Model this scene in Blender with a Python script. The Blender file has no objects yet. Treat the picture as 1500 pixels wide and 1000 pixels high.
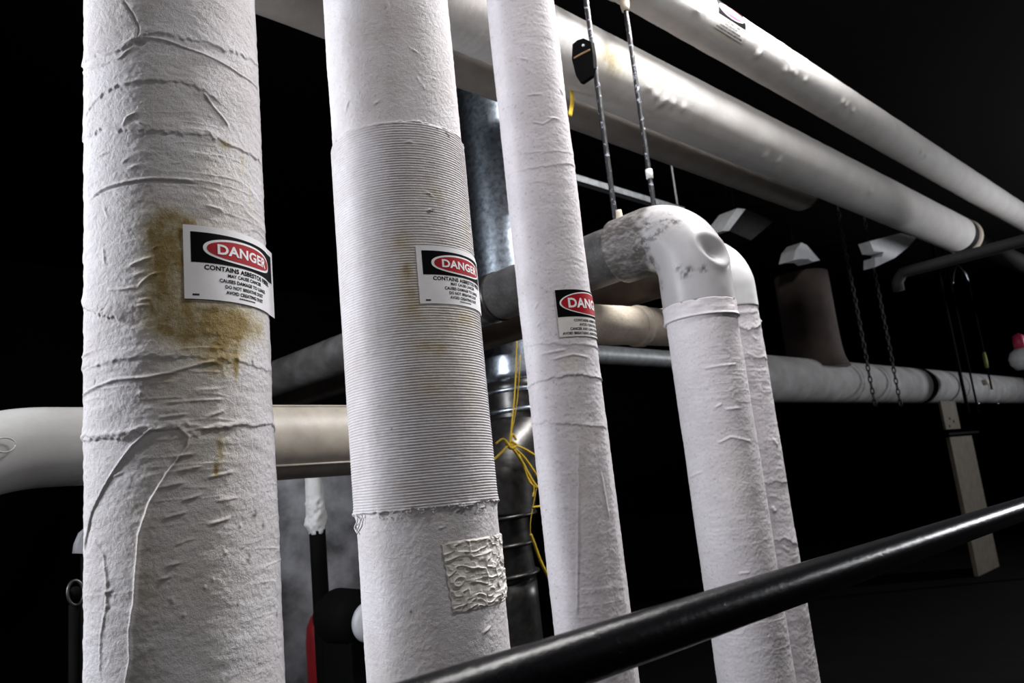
import bpy, bmesh, math, random
import numpy as np
from mathutils import Vector, Matrix

S = bpy.context.scene
COL = S.collection
random.seed(4)

# ------------------------------------------------------------------ camera
F = 1144.6                                     # focal length in pixels of the 1500-wide frame
def _n(v):
    v = np.asarray(v, float); return v / np.linalg.norm(v)
_U = _n([125.14 - 750, -5464.6 - 500, F])      # world up seen from the camera (x right, y down, z forward)
_X = _n([1948.4 - 750, 594.1 - 500, F]); _X = _n(_X - (_X @ _U) * _U)
_Y = np.cross(_U, _X)
RW = np.array([_X, _Y, _U])                    # camera -> world
EYE = np.array([0.0, 0.0, 1.6])
cam_d = bpy.data.cameras.new('camera'); cam = bpy.data.objects.new('camera', cam_d); COL.objects.link(cam)
cam_d.sensor_width = 36.0; cam_d.lens = 36.0 * F / 1500.0
cam_d.clip_start = 0.02; cam_d.clip_end = 100
m = RW @ np.diag([1, -1, -1])
cam.matrix_world = Matrix(((*m[0], 0), (*m[1], 0), (*m[2], 1.6), (0, 0, 0, 1)))
cam_d.dof.use_dof = True; cam_d.dof.focus_distance = 1.65; cam_d.dof.aperture_fstop = 5.6
S.camera = cam

# ------------------------------------------------------------------ world, view, lamps
w = bpy.data.worlds.new('world'); S.world = w; w.use_nodes = True
w.node_tree.nodes['Background'].inputs[0].default_value = (0.0, 0.0, 0.0, 1)
w.node_tree.nodes['Background'].inputs[1].default_value = 0.0
S.view_settings.view_transform = 'Standard'; S.view_settings.look = 'None'
S.view_settings.gamma = 1.0; S.view_settings.use_curve_mapping = False
S.view_settings.exposure = 0.25

def lamp(name, loc, target, power, sx, sy, color=(1, 1, 1)):
    d = bpy.data.lights.new(name, 'AREA'); d.energy = power; d.shape = 'RECTANGLE'
    d.size = sx; d.size_y = sy; d.color = color
    o = bpy.data.objects.new(name, d); COL.objects.link(o)
    o.location = loc
    o.rotation_euler = (Vector(target) - Vector(loc)).to_track_quat('-Z', 'Y').to_euler()
    return o
lamp('ceiling_lamp', (3.1, 1.02, 4.40), (2.9, 1.5, 3.0), 165, 1.4, 0.2, (1.0, 0.985, 0.97))
lamp('front_lamp', (1.75, -0.25, 4.1), (2.0, 1.4, 2.2), 34, 0.9, 0.3, (1.0, 0.985, 0.97))
lamp('fill_lamp', (-1.5, -1.6, 2.6), (0.8, 1.4, 1.9), 13, 0.8, 0.5, (1.0, 0.98, 0.96))  # unseen fill added in front to lift the dark pipe centres
lamp('work_lamp', (-1.1, 2.72, 2.65), (0.9, 1.5, 2.0), 85, 0.5, 0.6, (0.92, 0.955, 1.0))
lamp('aisle_fill', (8.2, -0.1, 2.5), (6.5, 3.4, 2.5), 26, 0.4, 0.4, (0.97, 0.98, 1.0))  # unseen fill added to brighten the background pipe and pale slabs
lamp('corridor_lamp', (14.5, -1.2, 3.3), (4.0, 1.2, 1.8), 200, 0.4, 0.4, (0.95, 0.97, 1.0))

# ------------------------------------------------------------------ measuring helpers
def ray(px, py):
    return RW @ _n([px - 750, py - 500, F])
def at_x(px, py, v):
    r = ray(px, py); return EYE + r * (v / r[0])
def at_y(px, py, v):
    r = ray(px, py); return EYE + r * (v / r[1])
def at_z(px, py, v):
    r = ray(px, py); return EYE + r * ((v - 1.6) / r[2])

# ------------------------------------------------------------------ object helpers
def thing(name, label, cat, loc=(0, 0, 0), group=None):
    o = bpy.data.objects.new(name, None); COL.objects.link(o); o.location = loc
    o.empty_display_size = 0.05
    o['label'] = label; o['category'] = cat
    if group: o['group'] = group
    return o
def world_loc(o):
    v = Vector((0, 0, 0))
    while o is not None:
        v = v + Vector(o.location); o = o.parent
    return np.array(v)
def link(name, me, mat, parent=None, smooth=True, label=None, cat=None, group=None, kind=None):
    """link mesh given in world coordinates as one object (child of parent when given)"""
    o = bpy.data.objects.new(name, me); COL.objects.link(o)
    if parent is not None:
        off = world_loc(parent)
        o.parent = parent
    else:
        co = np.empty(len(me.vertices) * 3); me.vertices.foreach_get('co', co); co = co.reshape(-1, 3)
        off = np.array([(co[:, 0].min() + co[:, 0].max()) / 2, (co[:, 1].min() + co[:, 1].max()) / 2, co[:, 2].min()])
        o.location = off
    me.transform(Matrix.Translation(Vector(-off)))
    if mat is not None and not me.materials: me.materials.append(mat)
    if smooth: me.polygons.foreach_set('use_smooth', np.ones(len(me.polygons), bool))
    if label: o['label'] = label
    if cat: o['category'] = cat
    if group: o['group'] = group
    if kind: o['kind'] = kind
    me.update()
    return o
def grid_mesh(name, V, nu, nv, closed_v=False):
    """V: (nu*nv,3) row-major rows=nu; closed_v wraps the columns"""
    me = bpy.data.meshes.new(name)
    r = np.arange(nu - 1)[:, None]; cN = nv if closed_v else nv - 1
    c = np.arange(cN)[None, :]
    a = r * nv + c; b = r * nv + (c + 1) % nv
    f = np.stack([a, b, b + nv, a + nv], -1).reshape(-1, 4)
    me.vertices.add(len(V)); me.vertices.foreach_set('co', np.ascontiguousarray(V, dtype=np.float32).ravel())
    me.loops.add(f.size); me.loops.foreach_set('vertex_index', f.ravel().astype(np.int32))
    me.polygons.add(len(f)); me.polygons.foreach_set('loop_start', np.arange(0, f.size, 4, dtype=np.int32))
    me.update(calc_edges=True)
    return me
def raw_mesh(name, verts, faces):
    me = bpy.data.meshes.new(name); me.from_pydata([tuple(map(float, v)) for v in verts], [], faces); me.update(); return me
def bm_mesh(name, bm):
    bmesh.ops.recalc_face_normals(bm, faces=bm.faces)
    me = bpy.data.meshes.new(name); bm.to_mesh(me); bm.free(); return me
def bm_box(bm, lo, hi, bevel=0.0, rot=None):
    lo = Vector(lo); hi = Vector(hi)
    g = bmesh.ops.create_cube(bm, size=1.0)
    vs = g['verts']
    for v in vs:
        v.co = Vector(((v.co.x + .5) * (hi.x - lo.x) + lo.x, (v.co.y + .5) * (hi.y - lo.y) + lo.y, (v.co.z + .5) * (hi.z - lo.z) + lo.z))
    if bevel:
        es = list({e for v in vs for e in v.link_edges})
        bmesh.ops.bevel(bm, geom=es, offset=bevel, segments=2, affect='EDGES', profile=0.6)
def frames(P):
    P = np.asarray(P, float)
    T = np.gradient(P, axis=0); T /= np.linalg.norm(T, axis=1)[:, None]
    a = np.array([0, 0, 1.0]) if abs(T[0][2]) < 0.9 else np.array([1.0, 0, 0])
    n0 = a - (a @ T[0]) * T[0]; n0 /= np.linalg.norm(n0)
    N = [n0]
    for i in range(1, len(P)):
        n = N[-1] - (N[-1] @ T[i]) * T[i]; N.append(n / np.linalg.norm(n))
    N = np.array(N); B = np.cross(T, N)
    return T, N, B
def sweep(name, P, rad, nphi=48, disp=None, caps=True):
    """tube along points P with radius (scalar / array); disp(pos array, t index) -> extra radius"""
    P = np.asarray(P, float); rad = np.broadcast_to(np.asarray(rad, float), (len(P),))
    T, N, B = frames(P)
    ph = np.linspace(0, 2 * np.pi, nphi, endpoint=False)
    D = N[:, None, :] * np.cos(ph)[None, :, None] + B[:, None, :] * np.sin(ph)[None, :, None]
    V = P[:, None, :] + D * rad[:, None, None]
    if disp is not None:
        dd = disp(V.reshape(-1, 3)).reshape(V.shape[:2])
        V = V + D * dd[:, :, None]
    me = grid_mesh(name, V.reshape(-1, 3), len(P), nphi, True)
    if caps:
        bm = bmesh.new(); bm.from_mesh(me)
        bm.verts.ensure_lookup_table()
        n = len(P)
        for row in (0, n - 1):
            vs = [bm.verts[row * nphi + k] for k in range(nphi)]
            try: bm.faces.new(vs)
            except ValueError: pass
        bmesh.ops.recalc_face_normals(bm, faces=bm.faces)
        bm.to_mesh(me); bm.free()
    return me
def smooth_path(pts, n=40):
    """Catmull-Rom through pts"""
    p = np.asarray(pts, float); p = np.vstack([2 * p[0] - p[1], p, 2 * p[-1] - p[-2]])
    out = []
    for i in range(1, len(p) - 2):
        for t in np.linspace(0, 1, n, endpoint=False):
            a, b, c, d = p[i - 1], p[i], p[i + 1], p[i + 2]
            out.append(.5 * (2 * b + (c - a) * t + (2 * a - 5 * b + 4 * c - d) * t * t + (3 * b - a - 3 * c + d) * t ** 3))
    out.append(p[-2]); return np.array(out)
def elbow_path(corner, d_in, d_out, r, n=24):
    """arc from corner - d_in*r to corner + d_out*r (perpendicular unit directions)"""
    corner = np.array(corner, float); d_in = np.array(d_in, float); d_out = np.array(d_out, float)
    c = corner - d_in * r + d_out * r
    return np.array([c - d_out * r * math.cos(t) + d_in * r * math.sin(t) for t in np.linspace(0, math.pi / 2, n)])
def seg_path(a, b, n):
    a = np.array(a, float); b = np.array(b, float)
    return a + (b - a) * np.linspace(0, 1, n)[:, None]
def lathe(name, prof, center, axis='Z', n=48):
    """prof: (r, h) list"""
    prof = np.array(prof, float); ph = np.linspace(0, 2 * np.pi, n, endpoint=False)
    r = prof[:, 0][:, None]; h = np.broadcast_to(prof[:, 1][:, None], (len(prof), n))
    a = r * np.cos(ph); b = r * np.sin(ph)
    V = {'Z': np.stack([a, b, h], -1), 'X': np.stack([h, a, b], -1), 'Y': np.stack([b, h, a], -1)}[axis]
    return grid_mesh(name, V.reshape(-1, 3) + np.array(center), len(prof), n, True)

# ---- noise
def _hash(i, j, k, seed):
    h = (i * 374761393 + j * 668265263 + k * 2147483647 + seed * 974711) & 0xFFFFFFFF
    h = ((h ^ (h >> 13)) * 1274126177) & 0xFFFFFFFF
    h = (h ^ (h >> 16)) & 0xFFFFFFFF
    return h.astype(np.float64) / 0xFFFFFFFF
def vnoise(P, freq, seed=0):
    Q = P * np.asarray(freq, float) + 57.3
    I = np.floor(Q).astype(np.int64); f = Q - I; f = f * f * f * (f * (f * 6 - 15) + 10)
    o = 0
    for dx in (0, 1):
        for dy in (0, 1):
            for dz in (0, 1):
                wgt = (f[:, 0] if dx else 1 - f[:, 0]) * (f[:, 1] if dy else 1 - f[:, 1]) * (f[:, 2] if dz else 1 - f[:, 2])
                o = o + wgt * _hash(I[:, 0] + dx, I[:, 1] + dy, I[:, 2] + dz, seed)
    return o * 2 - 1
def fbm(P, freq, seed=0, oct=3):
    s = 0; a = 1.0; fr = np.asarray(freq, float) * 1.0
    for o in range(oct):
        s = s + a * vnoise(P, fr, seed + o * 17); a *= .5; fr = fr * 2.03
    return s / 1.75

# ------------------------------------------------------------------ materials
def mat_new(name):
    mt = bpy.data.materials.new(name); mt.use_nodes = True
    nt = mt.node_tree; return mt, nt, nt.nodes['Principled BSDF']
def nd(nt, typ, **kw):
    n = nt.nodes.new(typ)
    for k, v in kw.items():
        if k in n.inputs: n.inputs[k].default_value = v
        else: setattr(n, k, v)
    return n
def ramp(nt, src, stops):
    r = nt.nodes.new('ShaderNodeValToRGB'); nt.links.new(src, r.inputs[0])
    e = r.color_ramp.elements
    while len(e) < len(stops): e.new(0.5)
    for x, (p, c) in zip(e, stops):
        x.position = p; x.color = (*c, 1) if len(c) == 3 else c
    return r
def mixc(nt, fac, a, b, mode='MIX'):
    n = nt.nodes.new('ShaderNodeMix'); n.data_type = 'RGBA'; n.blend_type = mode
    for sock, v in ((n.inputs[0], fac), (n.inputs[6], a), (n.inputs[7], b)):
        if isinstance(v, (int, float)): sock.default_value = v
        elif isinstance(v, tuple): sock.default_value = (*v, 1)
        else: nt.links.new(v, sock)
    return n.outputs[2]
def canvas(name, base=(.70, .68, .69), tint=(.60, .57, .60), dirt=(.36, .32, .28), dirt_amt=.35, weave=520, bump=.5, stain=False, rough=.85):
    mt, nt, b = mat_new(name)
    tc = nd(nt, 'ShaderNodeTexCoord'); co = tc.outputs['Object']
    n1 = nd(nt, 'ShaderNodeTexNoise', Scale=6.0, Detail=5.0, Roughness=.62); nt.links.new(co, n1.inputs['Vector'])
    n2 = nd(nt, 'ShaderNodeTexNoise', Scale=95.0, Detail=5.0, Roughness=.7); nt.links.new(co, n2.inputs['Vector'])
    n3 = nd(nt, 'ShaderNodeTexNoise', Scale=float(weave), Detail=3.0, Roughness=.7); nt.links.new(co, n3.inputs['Vector'])
    c = mixc(nt, ramp(nt, n1.outputs['Fac'], [(.38, (0, 0, 0)), (.66, (1, 1, 1))]).outputs[0], base, tint)
    g = ramp(nt, n2.outputs['Fac'], [(.52, (0, 0, 0)), (.80, (1, 1, 1))]).outputs[0]
    gm = nd(nt, 'ShaderNodeMath', operation='MULTIPLY'); nt.links.new(g, gm.inputs[0]); gm.inputs[1].default_value = dirt_amt
    c = mixc(nt, gm.outputs[0], c, dirt)
    if stain:
        at = nd(nt, 'ShaderNodeAttribute', attribute_name='stain')
        mp = nd(nt, 'ShaderNodeMapping'); mp.inputs['Scale'].default_value = (1, 1, .55); nt.links.new(co, mp.inputs['Vector'])
        sn = nd(nt, 'ShaderNodeTexNoise', Scale=30.0, Detail=9.0, Roughness=.74); nt.links.new(mp.outputs[0], sn.inputs['Vector'])
        mm = nd(nt, 'ShaderNodeMath', operation='MULTIPLY_ADD'); nt.links.new(sn.outputs['Fac'], mm.inputs[0]); mm.inputs[1].default_value = 2.6; mm.inputs[2].default_value = -.35
        m2 = nd(nt, 'ShaderNodeMath', operation='MULTIPLY', use_clamp=True); nt.links.new(at.outputs['Fac'], m2.inputs[0]); nt.links.new(mm.outputs[0], m2.inputs[1])
        sc = ramp(nt, m2.outputs[0], [(0.0, (.74, .68, .55)), (.45, (.50, .42, .25)), (1.0, (.29, .21, .085))]).outputs[0]
        m3 = ramp(nt, m2.outputs[0], [(0.0, (0, 0, 0)), (.5, (.75, .75, .75)), (1.0, (1, 1, 1))]).outputs[0]
        c = mixc(nt, m3, c, sc)
        ag = nd(nt, 'ShaderNodeAttribute', attribute_name='grime')
        c = mixc(nt, ag.outputs['Fac'], c, (.06, .052, .046))
    nt.links.new(c, b.inputs['Base Color']); b.inputs['Roughness'].default_value = rough
    b.inputs['Specular IOR Level'].default_value = .25
    ad = nd(nt, 'ShaderNodeMath', operation='MULTIPLY_ADD'); nt.links.new(n2.outputs['Fac'], ad.inputs[0]); ad.inputs[1].default_value = 1.6; nt.links.new(n3.outputs['Fac'], ad.inputs[2])
    bp = nd(nt, 'ShaderNodeBump', Strength=bump, Distance=.0022); nt.links.new(ad.outputs[0], bp.inputs['Height'])
    nt.links.new(bp.outputs[0], b.inputs['Normal'])
    return mt
def plain(name, col, rough=.5, metal=0.0, var=.25, scale=20.0, bump=0.0, spec=.5):
    mt, nt, b = mat_new(name)
    tc = nd(nt, 'ShaderNodeTexCoord')
    n1 = nd(nt, 'ShaderNodeTexNoise', Scale=scale, Detail=5.0, Roughness=.6); nt.links.new(tc.outputs['Object'], n1.inputs['Vector'])
    c = mixc(nt, ramp(nt, n1.outputs['Fac'], [(.35, (0, 0, 0)), (.7, (1, 1, 1))]).outputs[0], tuple(x * (1 + var * .5) for x in col), tuple(x * (1 - var) for x in col))
    nt.links.new(c, b.inputs['Base Color']); b.inputs['Roughness'].default_value = rough; b.inputs['Metallic'].default_value = metal
    b.inputs['Specular IOR Level'].default_value = spec
    if bump:
        bp = nd(nt, 'ShaderNodeBump', Strength=bump, Distance=.003); nt.links.new(n1.outputs['Fac'], bp.inputs['Height']); nt.links.new(bp.outputs[0], b.inputs['Normal'])
    return mt
def chipped(name, dark, pale, amount=.55, scale=60.0, rough=.4):
    mt, nt, b = mat_new(name)
    tc = nd(nt, 'ShaderNodeTexCoord')
    n1 = nd(nt, 'ShaderNodeTexNoise', Scale=scale, Detail=6.0, Roughness=.65); nt.links.new(tc.outputs['Object'], n1.inputs['Vector'])
    r = ramp(nt, n1.outputs['Fac'], [(amount, (0, 0, 0)), (amount + .04, (1, 1, 1))])
    nt.links.new(mixc(nt, r.outputs[0], dark, pale), b.inputs['Base Color']); b.inputs['Roughness'].default_value = rough
    bp = nd(nt, 'ShaderNodeBump', Strength=.5, Distance=.002); nt.links.new(n1.outputs['Fac'], bp.inputs['Height']); nt.links.new(bp.outputs[0], b.inputs['Normal'])
    return mt

M = {}
M['canvas_stained'] = canvas('stained_canvas', base=(.70, .675, .705), tint=(.58, .54, .545), stain=True, bump=.75)
M['canvas_lilac'] = canvas('lilac_canvas', base=(.63, .60, .63), tint=(.54, .505, .535), dirt=(.34, .31, .29), stain=True, bump=.35)
M['canvas_far'] = canvas('overhead_canvas', base=(.63, .61, .60), tint=(.57, .545, .53), dirt=(.45, .40, .34), stain=True, bump=.35)
M['canvas_beige'] = canvas('beige_canvas', base=(.62, .55, .46), tint=(.50, .43, .35), dirt=(.22, .17, .13), dirt_amt=.6)
M['pvc'] = canvas('painted_elbow_cover', base=(.37, .36, .375), tint=(.33, .32, .325), dirt=(.28, .26, .245), dirt_amt=.2, bump=.06, stain=True, rough=.38)
M['pvc_white'] = canvas('clean_white_cover', base=(.60, .60, .61), tint=(.56, .55, .56), dirt=(.45, .43, .42), dirt_amt=.2, bump=.05, stain=True, rough=.38)
M['pvc_plain'] = canvas('smooth_white_cover', base=(.37, .365, .36), tint=(.32, .31, .30), dirt=(.25, .23, .21), dirt_amt=.25, bump=.06, stain=False, rough=.26)
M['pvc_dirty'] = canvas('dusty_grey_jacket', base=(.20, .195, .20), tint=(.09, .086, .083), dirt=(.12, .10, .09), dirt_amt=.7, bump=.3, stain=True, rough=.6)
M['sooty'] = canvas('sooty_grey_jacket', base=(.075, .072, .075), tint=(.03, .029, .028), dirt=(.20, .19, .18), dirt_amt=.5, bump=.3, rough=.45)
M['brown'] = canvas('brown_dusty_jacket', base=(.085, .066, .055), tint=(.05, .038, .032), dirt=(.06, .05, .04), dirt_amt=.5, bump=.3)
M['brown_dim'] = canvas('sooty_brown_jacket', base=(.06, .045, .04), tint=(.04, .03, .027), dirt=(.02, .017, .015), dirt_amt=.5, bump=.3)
M['canvas_grey'] = canvas('dim_grey_canvas', base=(.40, .40, .41), tint=(.30, .29, .29), dirt=(.15, .14, .13), stain=True, bump=.3)
M['beige_metal'] = plain('beige_painted_jacket', (.34, .30, .255), .5, var=.25, scale=9)
M['white_paint'] = plain('white_painted_sheet', (.62, .63, .66), .6, var=.15)
M['galv'] = plain('galvanised_sheet', (.46, .52, .60), .33, 1.0, var=.55, scale=38)
M['dark_metal'] = plain('oily_dark_steel', (.06, .058, .056), .34, .8, var=.4, scale=26, bump=.15)
M['black_paint'] = chipped('worn_black_gloss_paint', (.003, .003, .004), (.03, .03, .034), .68, 70, .26)
M['black_paint'].node_tree.nodes['Principled BSDF'].inputs['IOR'].default_value = 1.2
M['rod'] = chipped('chipped_black_rod', (.010, .010, .013), (.33, .34, .40), .585, 55, .4)
M['black'] = plain('matt_black', (.003, .003, .003), .8, var=.2, spec=.06)
M['chain'] = plain('dull_chain_steel', (.004, .004, .004), .7, .0, var=.3)
M['dark_room'] = plain('unlit_black_concrete', (.0015, .0015, .0015), .95, var=.3, scale=3, spec=.05)  # darkness of the unlit room put into a near-black base colour
M['dark_floor'] = plain('unlit_black_floor', (.002, .002, .002), .9, var=.4, scale=4, spec=.05)  # floor made almost black so it reads as unlit
M['tank'] = plain('mottled_grey_steel', (.27, .27, .29), .6, var=.75, scale=4.5)
M['red'] = plain('red_paint', (.20, .008, .012), .4, var=.2)
M['yellow'] = plain('yellow_twine', (.55, .37, .02), .8, var=.3, scale=200)
M['green'] = plain('dull_green_tape', (.25, .28, .08), .7)
M['tan'] = plain('dusty_tan_paint', (.10, .083, .06), .8, var=.25, scale=8)
M['steel'] = plain('bright_steel', (.7, .7, .74), .25, 1.0, var=.2)
M['galv_dim'] = plain('dim_grey_paint', (.010, .0105, .012), .8)
M['strut'] = plain('pale_zinc_strut', (.42, .44, .46), .5, .3, var=.3)
M['wool'] = canvas('frayed_white_wool', base=(.80, .80, .81), tint=(.70, .70, .70), bump=1.0)
M['sign_white'] = plain('label_white', (.80, .79, .82), .4, var=.06, scale=30, bump=.08)
M['sign_cream'] = plain('label_cream_white', (.66, .635, .62), .5, var=.1, scale=30)
M['sign_black'] = plain('label_black', (.0015, .0015, .002), .7, var=.1, spec=.05)
M['sign_red'] = plain('label_red', (.34, .003, .010), .5, var=.12, spec=.2)
M['sign_faded'] = plain('label_faded_red', (.50, .03, .09), .5, var=.2)

# ------------------------------------------------------------------ the setting
def structure(name, lo, hi, mat):
    bm = bmesh.new(); bm_box(bm, lo, hi)
    return link(name, bm_mesh(name, bm), mat, smooth=False, kind='structure')
X0, X1, Y0, Y1, ZC = -3.0, 20.0, -3.5, 9.0, 4.45
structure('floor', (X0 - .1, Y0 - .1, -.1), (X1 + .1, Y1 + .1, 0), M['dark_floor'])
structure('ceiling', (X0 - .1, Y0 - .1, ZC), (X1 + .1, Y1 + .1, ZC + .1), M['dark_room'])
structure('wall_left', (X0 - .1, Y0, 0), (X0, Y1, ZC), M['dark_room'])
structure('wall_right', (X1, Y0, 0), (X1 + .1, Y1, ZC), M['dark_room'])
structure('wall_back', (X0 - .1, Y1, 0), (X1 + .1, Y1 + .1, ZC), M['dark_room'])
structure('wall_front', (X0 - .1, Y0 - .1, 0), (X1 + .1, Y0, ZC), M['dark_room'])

# ------------------------------------------------------------------ vertical pipes
class VPipe:
    def __init__(s, x, y, r): s.x, s.y, s.r = x, y, r; s.phi0 = math.atan2(-y, -x) % (2 * math.pi)
    def hit(s, px, py):
        """(arc length from the camera-facing line, height) where the surface shows a photo point"""
        d = ray(px, py); a = d[0] ** 2 + d[1] ** 2; b = -(d[0] * s.x + d[1] * s.y); c = s.x ** 2 + s.y ** 2 - s.r ** 2
        q = b * b - a * c
        t = (-b - math.sqrt(q)) / a if q > 0 else -b / a
        p = EYE + t * d
        ph = math.atan2(p[1] - s.y, p[0] - s.x) % (2 * math.pi)
        return (s.r * (ph - s.phi0), p[2])
    def pts(s, pp): return np.array([s.hit(*p) for p in pp])
    def point(s, u, z, off=0.0):
        ph = s.phi0 + u / s.r; return np.array([s.x + (s.r + off) * math.cos(ph), s.y + (s.r + off) * math.sin(ph), z])

def seg_dist(u, z, P):
    d = np.full(u.shape, 9.0); side = np.zeros(u.shape)
    for (a, b) in zip(P[:-1], P[1:]):
        v = b - a; L2 = max(v @ v, 1e-12)
        t = np.clip(((u - a[0]) * v[0] + (z - a[1]) * v[1]) / L2, 0, 1)
        dx = u - a[0] - t * v[0]; dz = z - a[1] - t * v[1]
        dd = np.hypot(dx, dz); k = dd < d
        d = np.where(k, dd, d); side = np.where(k, np.sign(v[0] * dz - v[1] * dx), side)
    return d, side
def near(u, z, P, pad=.03):
    return (u > P[:, 0].min() - pad) & (u < P[:, 0].max() + pad) & (z > P[:, 1].min() - pad) & (z < P[:, 1].max() + pad)
def taper(u, z, P):
    lo = np.minimum(np.hypot(u - P[0][0], z - P[0][1]), np.hypot(u - P[-1][0], z - P[-1][1]))
    return np.clip(lo / .012, 0, 1)
def ridge(D, u, z, P, amp, wid, tap=True):
    k = near(u, z, P); d, _ = seg_dist(u[k], z[k], P)
    D[k] += amp * np.exp(-(d / wid) ** 2) * (taper(u[k], z[k], P) if tap else 1)
def lip(D, u, z, P, amp, length, Q, rag=.0025, seed=3):
    """overlapping edge: the cloth on the left-hand side of the line (above, for a line drawn left to right) stands proud"""
    k = near(u, z, P, max(length * 2.5, .03)); uu, zz = u[k], z[k]
    zz = zz + rag * vnoise(Q[k], 130, seed) + rag * .8 * vnoise(Q[k], 45, seed + 1)
    d, s = seg_dist(uu, zz, P); d = d * s
    D[k] += .8 * amp * (1 / (1 + np.exp(-np.clip(d / .0009, -40, 40)))) * np.exp(-np.clip(d, 0, 9) / length)
def wob(pts, n=6, amp=.0015, seed=1):
    """resample with small wobble so that a seam is not a ruler line"""
    rs = np.random.RandomState(seed); out = [pts[0]]
    for a, b in zip(pts[:-1], pts[1:]):
        for t in np.linspace(0, 1, n + 1)[1:]:
            out.append(a + (b - a) * t + np.array([0, rs.randn() * amp]))
    return np.array(out)

def vpipe_grid(p, zmin, zmax, zlo, zhi, dz, du, span=1.95):
    n = int(2 * span * p.r / du); front = np.linspace(-span, span, n)
    back = np.linspace(span, 2 * math.pi - span, 26)[1:-1]
    ph = np.concatenate([front, back])
    zs = [np.linspace(zmin, zlo, max(4, int((zlo - zmin) / .05)), endpoint=False)] if zlo > zmin else []
    zs.append(np.arange(zlo, zhi, dz))
    if zmax > zhi: zs.append(np.linspace(zhi, zmax, max(4, int((zmax - zhi) / .05))))
    z = np.concatenate(zs)
    PH, Z = np.meshgrid(ph, z)
    PH = PH.ravel(); Z = Z.ravel(); u = PH * p.r
    base = np.stack([p.r * np.cos(PH + p.phi0), p.r * np.sin(PH + p.phi0), Z], -1)
    return len(z), len(ph), PH, u, Z, base
def vpipe_mesh(p, name, grid, D, stain=None, grime=None, R=None):
    nz, nph, PH, u, Z, base = grid
    rr = (p.r if R is None else R) + D
    V = np.stack([p.x + rr * np.cos(PH + p.phi0), p.y + rr * np.sin(PH + p.phi0), Z], -1)
    me = grid_mesh(name, V, nz, nph, True)
    for nm, arr in (('stain', stain), ('grime', grime)):
        if arr is not None:
            a = me.attributes.new(nm, 'FLOAT', 'POINT'); a.data.foreach_set('value', np.clip(arr, 0, 1).astype(np.float32))
    return me
def blob(p, u, z, px, py, wx, wy, amt=1.0):
    """soft stain patch centred on a photo point; wx, wy in metres"""
    a, b = p.hit(px, py)
    return amt * np.exp(-((u - a) / wx) ** 2 - ((z - b) / wy) ** 2)
def cloth(base, wr=.0012, fine=.0004, seed=0):
    D = wr * fbm(base, (22, 22, 60), seed, 3) + .0016 * fbm(base, (5, 5, 7), seed + 50, 2)
    r = 1 - np.abs(vnoise(base, (16, 16, 75), seed + 9)) * 2.2
    m_ = np.clip(vnoise(base, (7, 7, 9), seed + 31) * 1.6, 0, 1)
    D += wr * 1.3 * np.clip(r, 0, 1) ** 2 * m_
    D += fine * vnoise(base, 260, seed + 3) + fine * vnoise(base, 130, seed + 4)
    return D

# ---------------------------------------------------------------- danger labels
FONT_CACHE = {}
def text_mesh(txt, bold):
    key = (txt, bold)
    if key in FONT_CACHE: return FONT_CACHE[key]
    cu = bpy.data.curves.new('lettering', 'FONT'); cu.body = txt; cu.size = 1.0; cu.offset = bold; cu.resolution_u = 3
    cu.space_character = 1.04
    o = bpy.data.objects.new('lettering', cu); COL.objects.link(o)
    dg = bpy.context.evaluated_depsgraph_get(); dg.update()
    me = bpy.data.meshes.new_from_object(o.evaluated_get(dg))
    bpy.data.objects.remove(o); bpy.data.curves.remove(cu)
    co = np.empty(len(me.vertices) * 3); me.vertices.foreach_get('co', co); co = co.reshape(-1, 3)[:, :2]
    fs = [list(q.vertices) for q in me.polygons]
    bpy.data.meshes.remove(me)
    FONT_CACHE[key] = (co, fs); return co, fs
def flat_text(txt, uc, vc, width, height, bold=.012):
    co, fs = text_mesh(txt, bold); lo = co.min(0); hi = co.max(0)
    c = (co - (lo + hi) / 2) / (hi - lo) * np.array([width, height]) + np.array([uc, vc])
    return c, fs
def flat_rect(u0, v0, u1, v1): return np.array([(u0, v0), (u1, v0), (u1, v1), (u0, v1)]), [[0, 1, 2, 3]]
def flat_oval(uc, vc, a, b, power=2.0, n=72):
    t = np.linspace(0, 2 * np.pi, n, endpoint=False)
    c, s = np.cos(t), np.sin(t)
    return np.stack([uc + a * np.sign(c) * np.abs(c) ** (2 / power), vc + b * np.sign(s) * np.abs(s) ** (2 / power)], -1), [list(range(n))]
def join_flat(parts):
    V = []; Fc = []; n = 0
    for c, f in parts:
        V.append(c); Fc += [[i + n for i in q] for q in f]; n += len(c)
    return np.vstack(V), Fc
def wrap_mesh(name, flat, wrapf, step=.006, thick=0.0):
    """flat (u,v) polygons -> cut along u -> wrapped by wrapf(u,v)->xyz"""
    c, fs = flat
    bm = bmesh.new(); vs = [bm.verts.new((x, y, 0)) for x, y in c]
    for f in fs:
        try: bm.faces.new([vs[i] for i in f])
        except ValueError: pass
    u0, u1 = c[:, 0].min(), c[:, 0].max()
    for q in np.arange(u0 + step, u1, step):
        bmesh.ops.bisect_plane(bm, geom=bm.verts[:] + bm.edges[:] + bm.faces[:], plane_co=(q, 0, 0), plane_no=(1, 0, 0))
    v0, v1 = c[:, 1].min(), c[:, 1].max()
    for q in np.arange(v0 + step * 2, v1, step * 2):
        bmesh.ops.bisect_plane(bm, geom=bm.verts[:] + bm.edges[:] + bm.faces[:], plane_co=(0, q, 0), plane_no=(0, 1, 0))
    for v in bm.verts: v.co = Vector(wrapf(v.co.x, v.co.y))
    me = bpy.data.meshes.new(name); bm.to_mesh(me); bm.free(); return me
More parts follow.
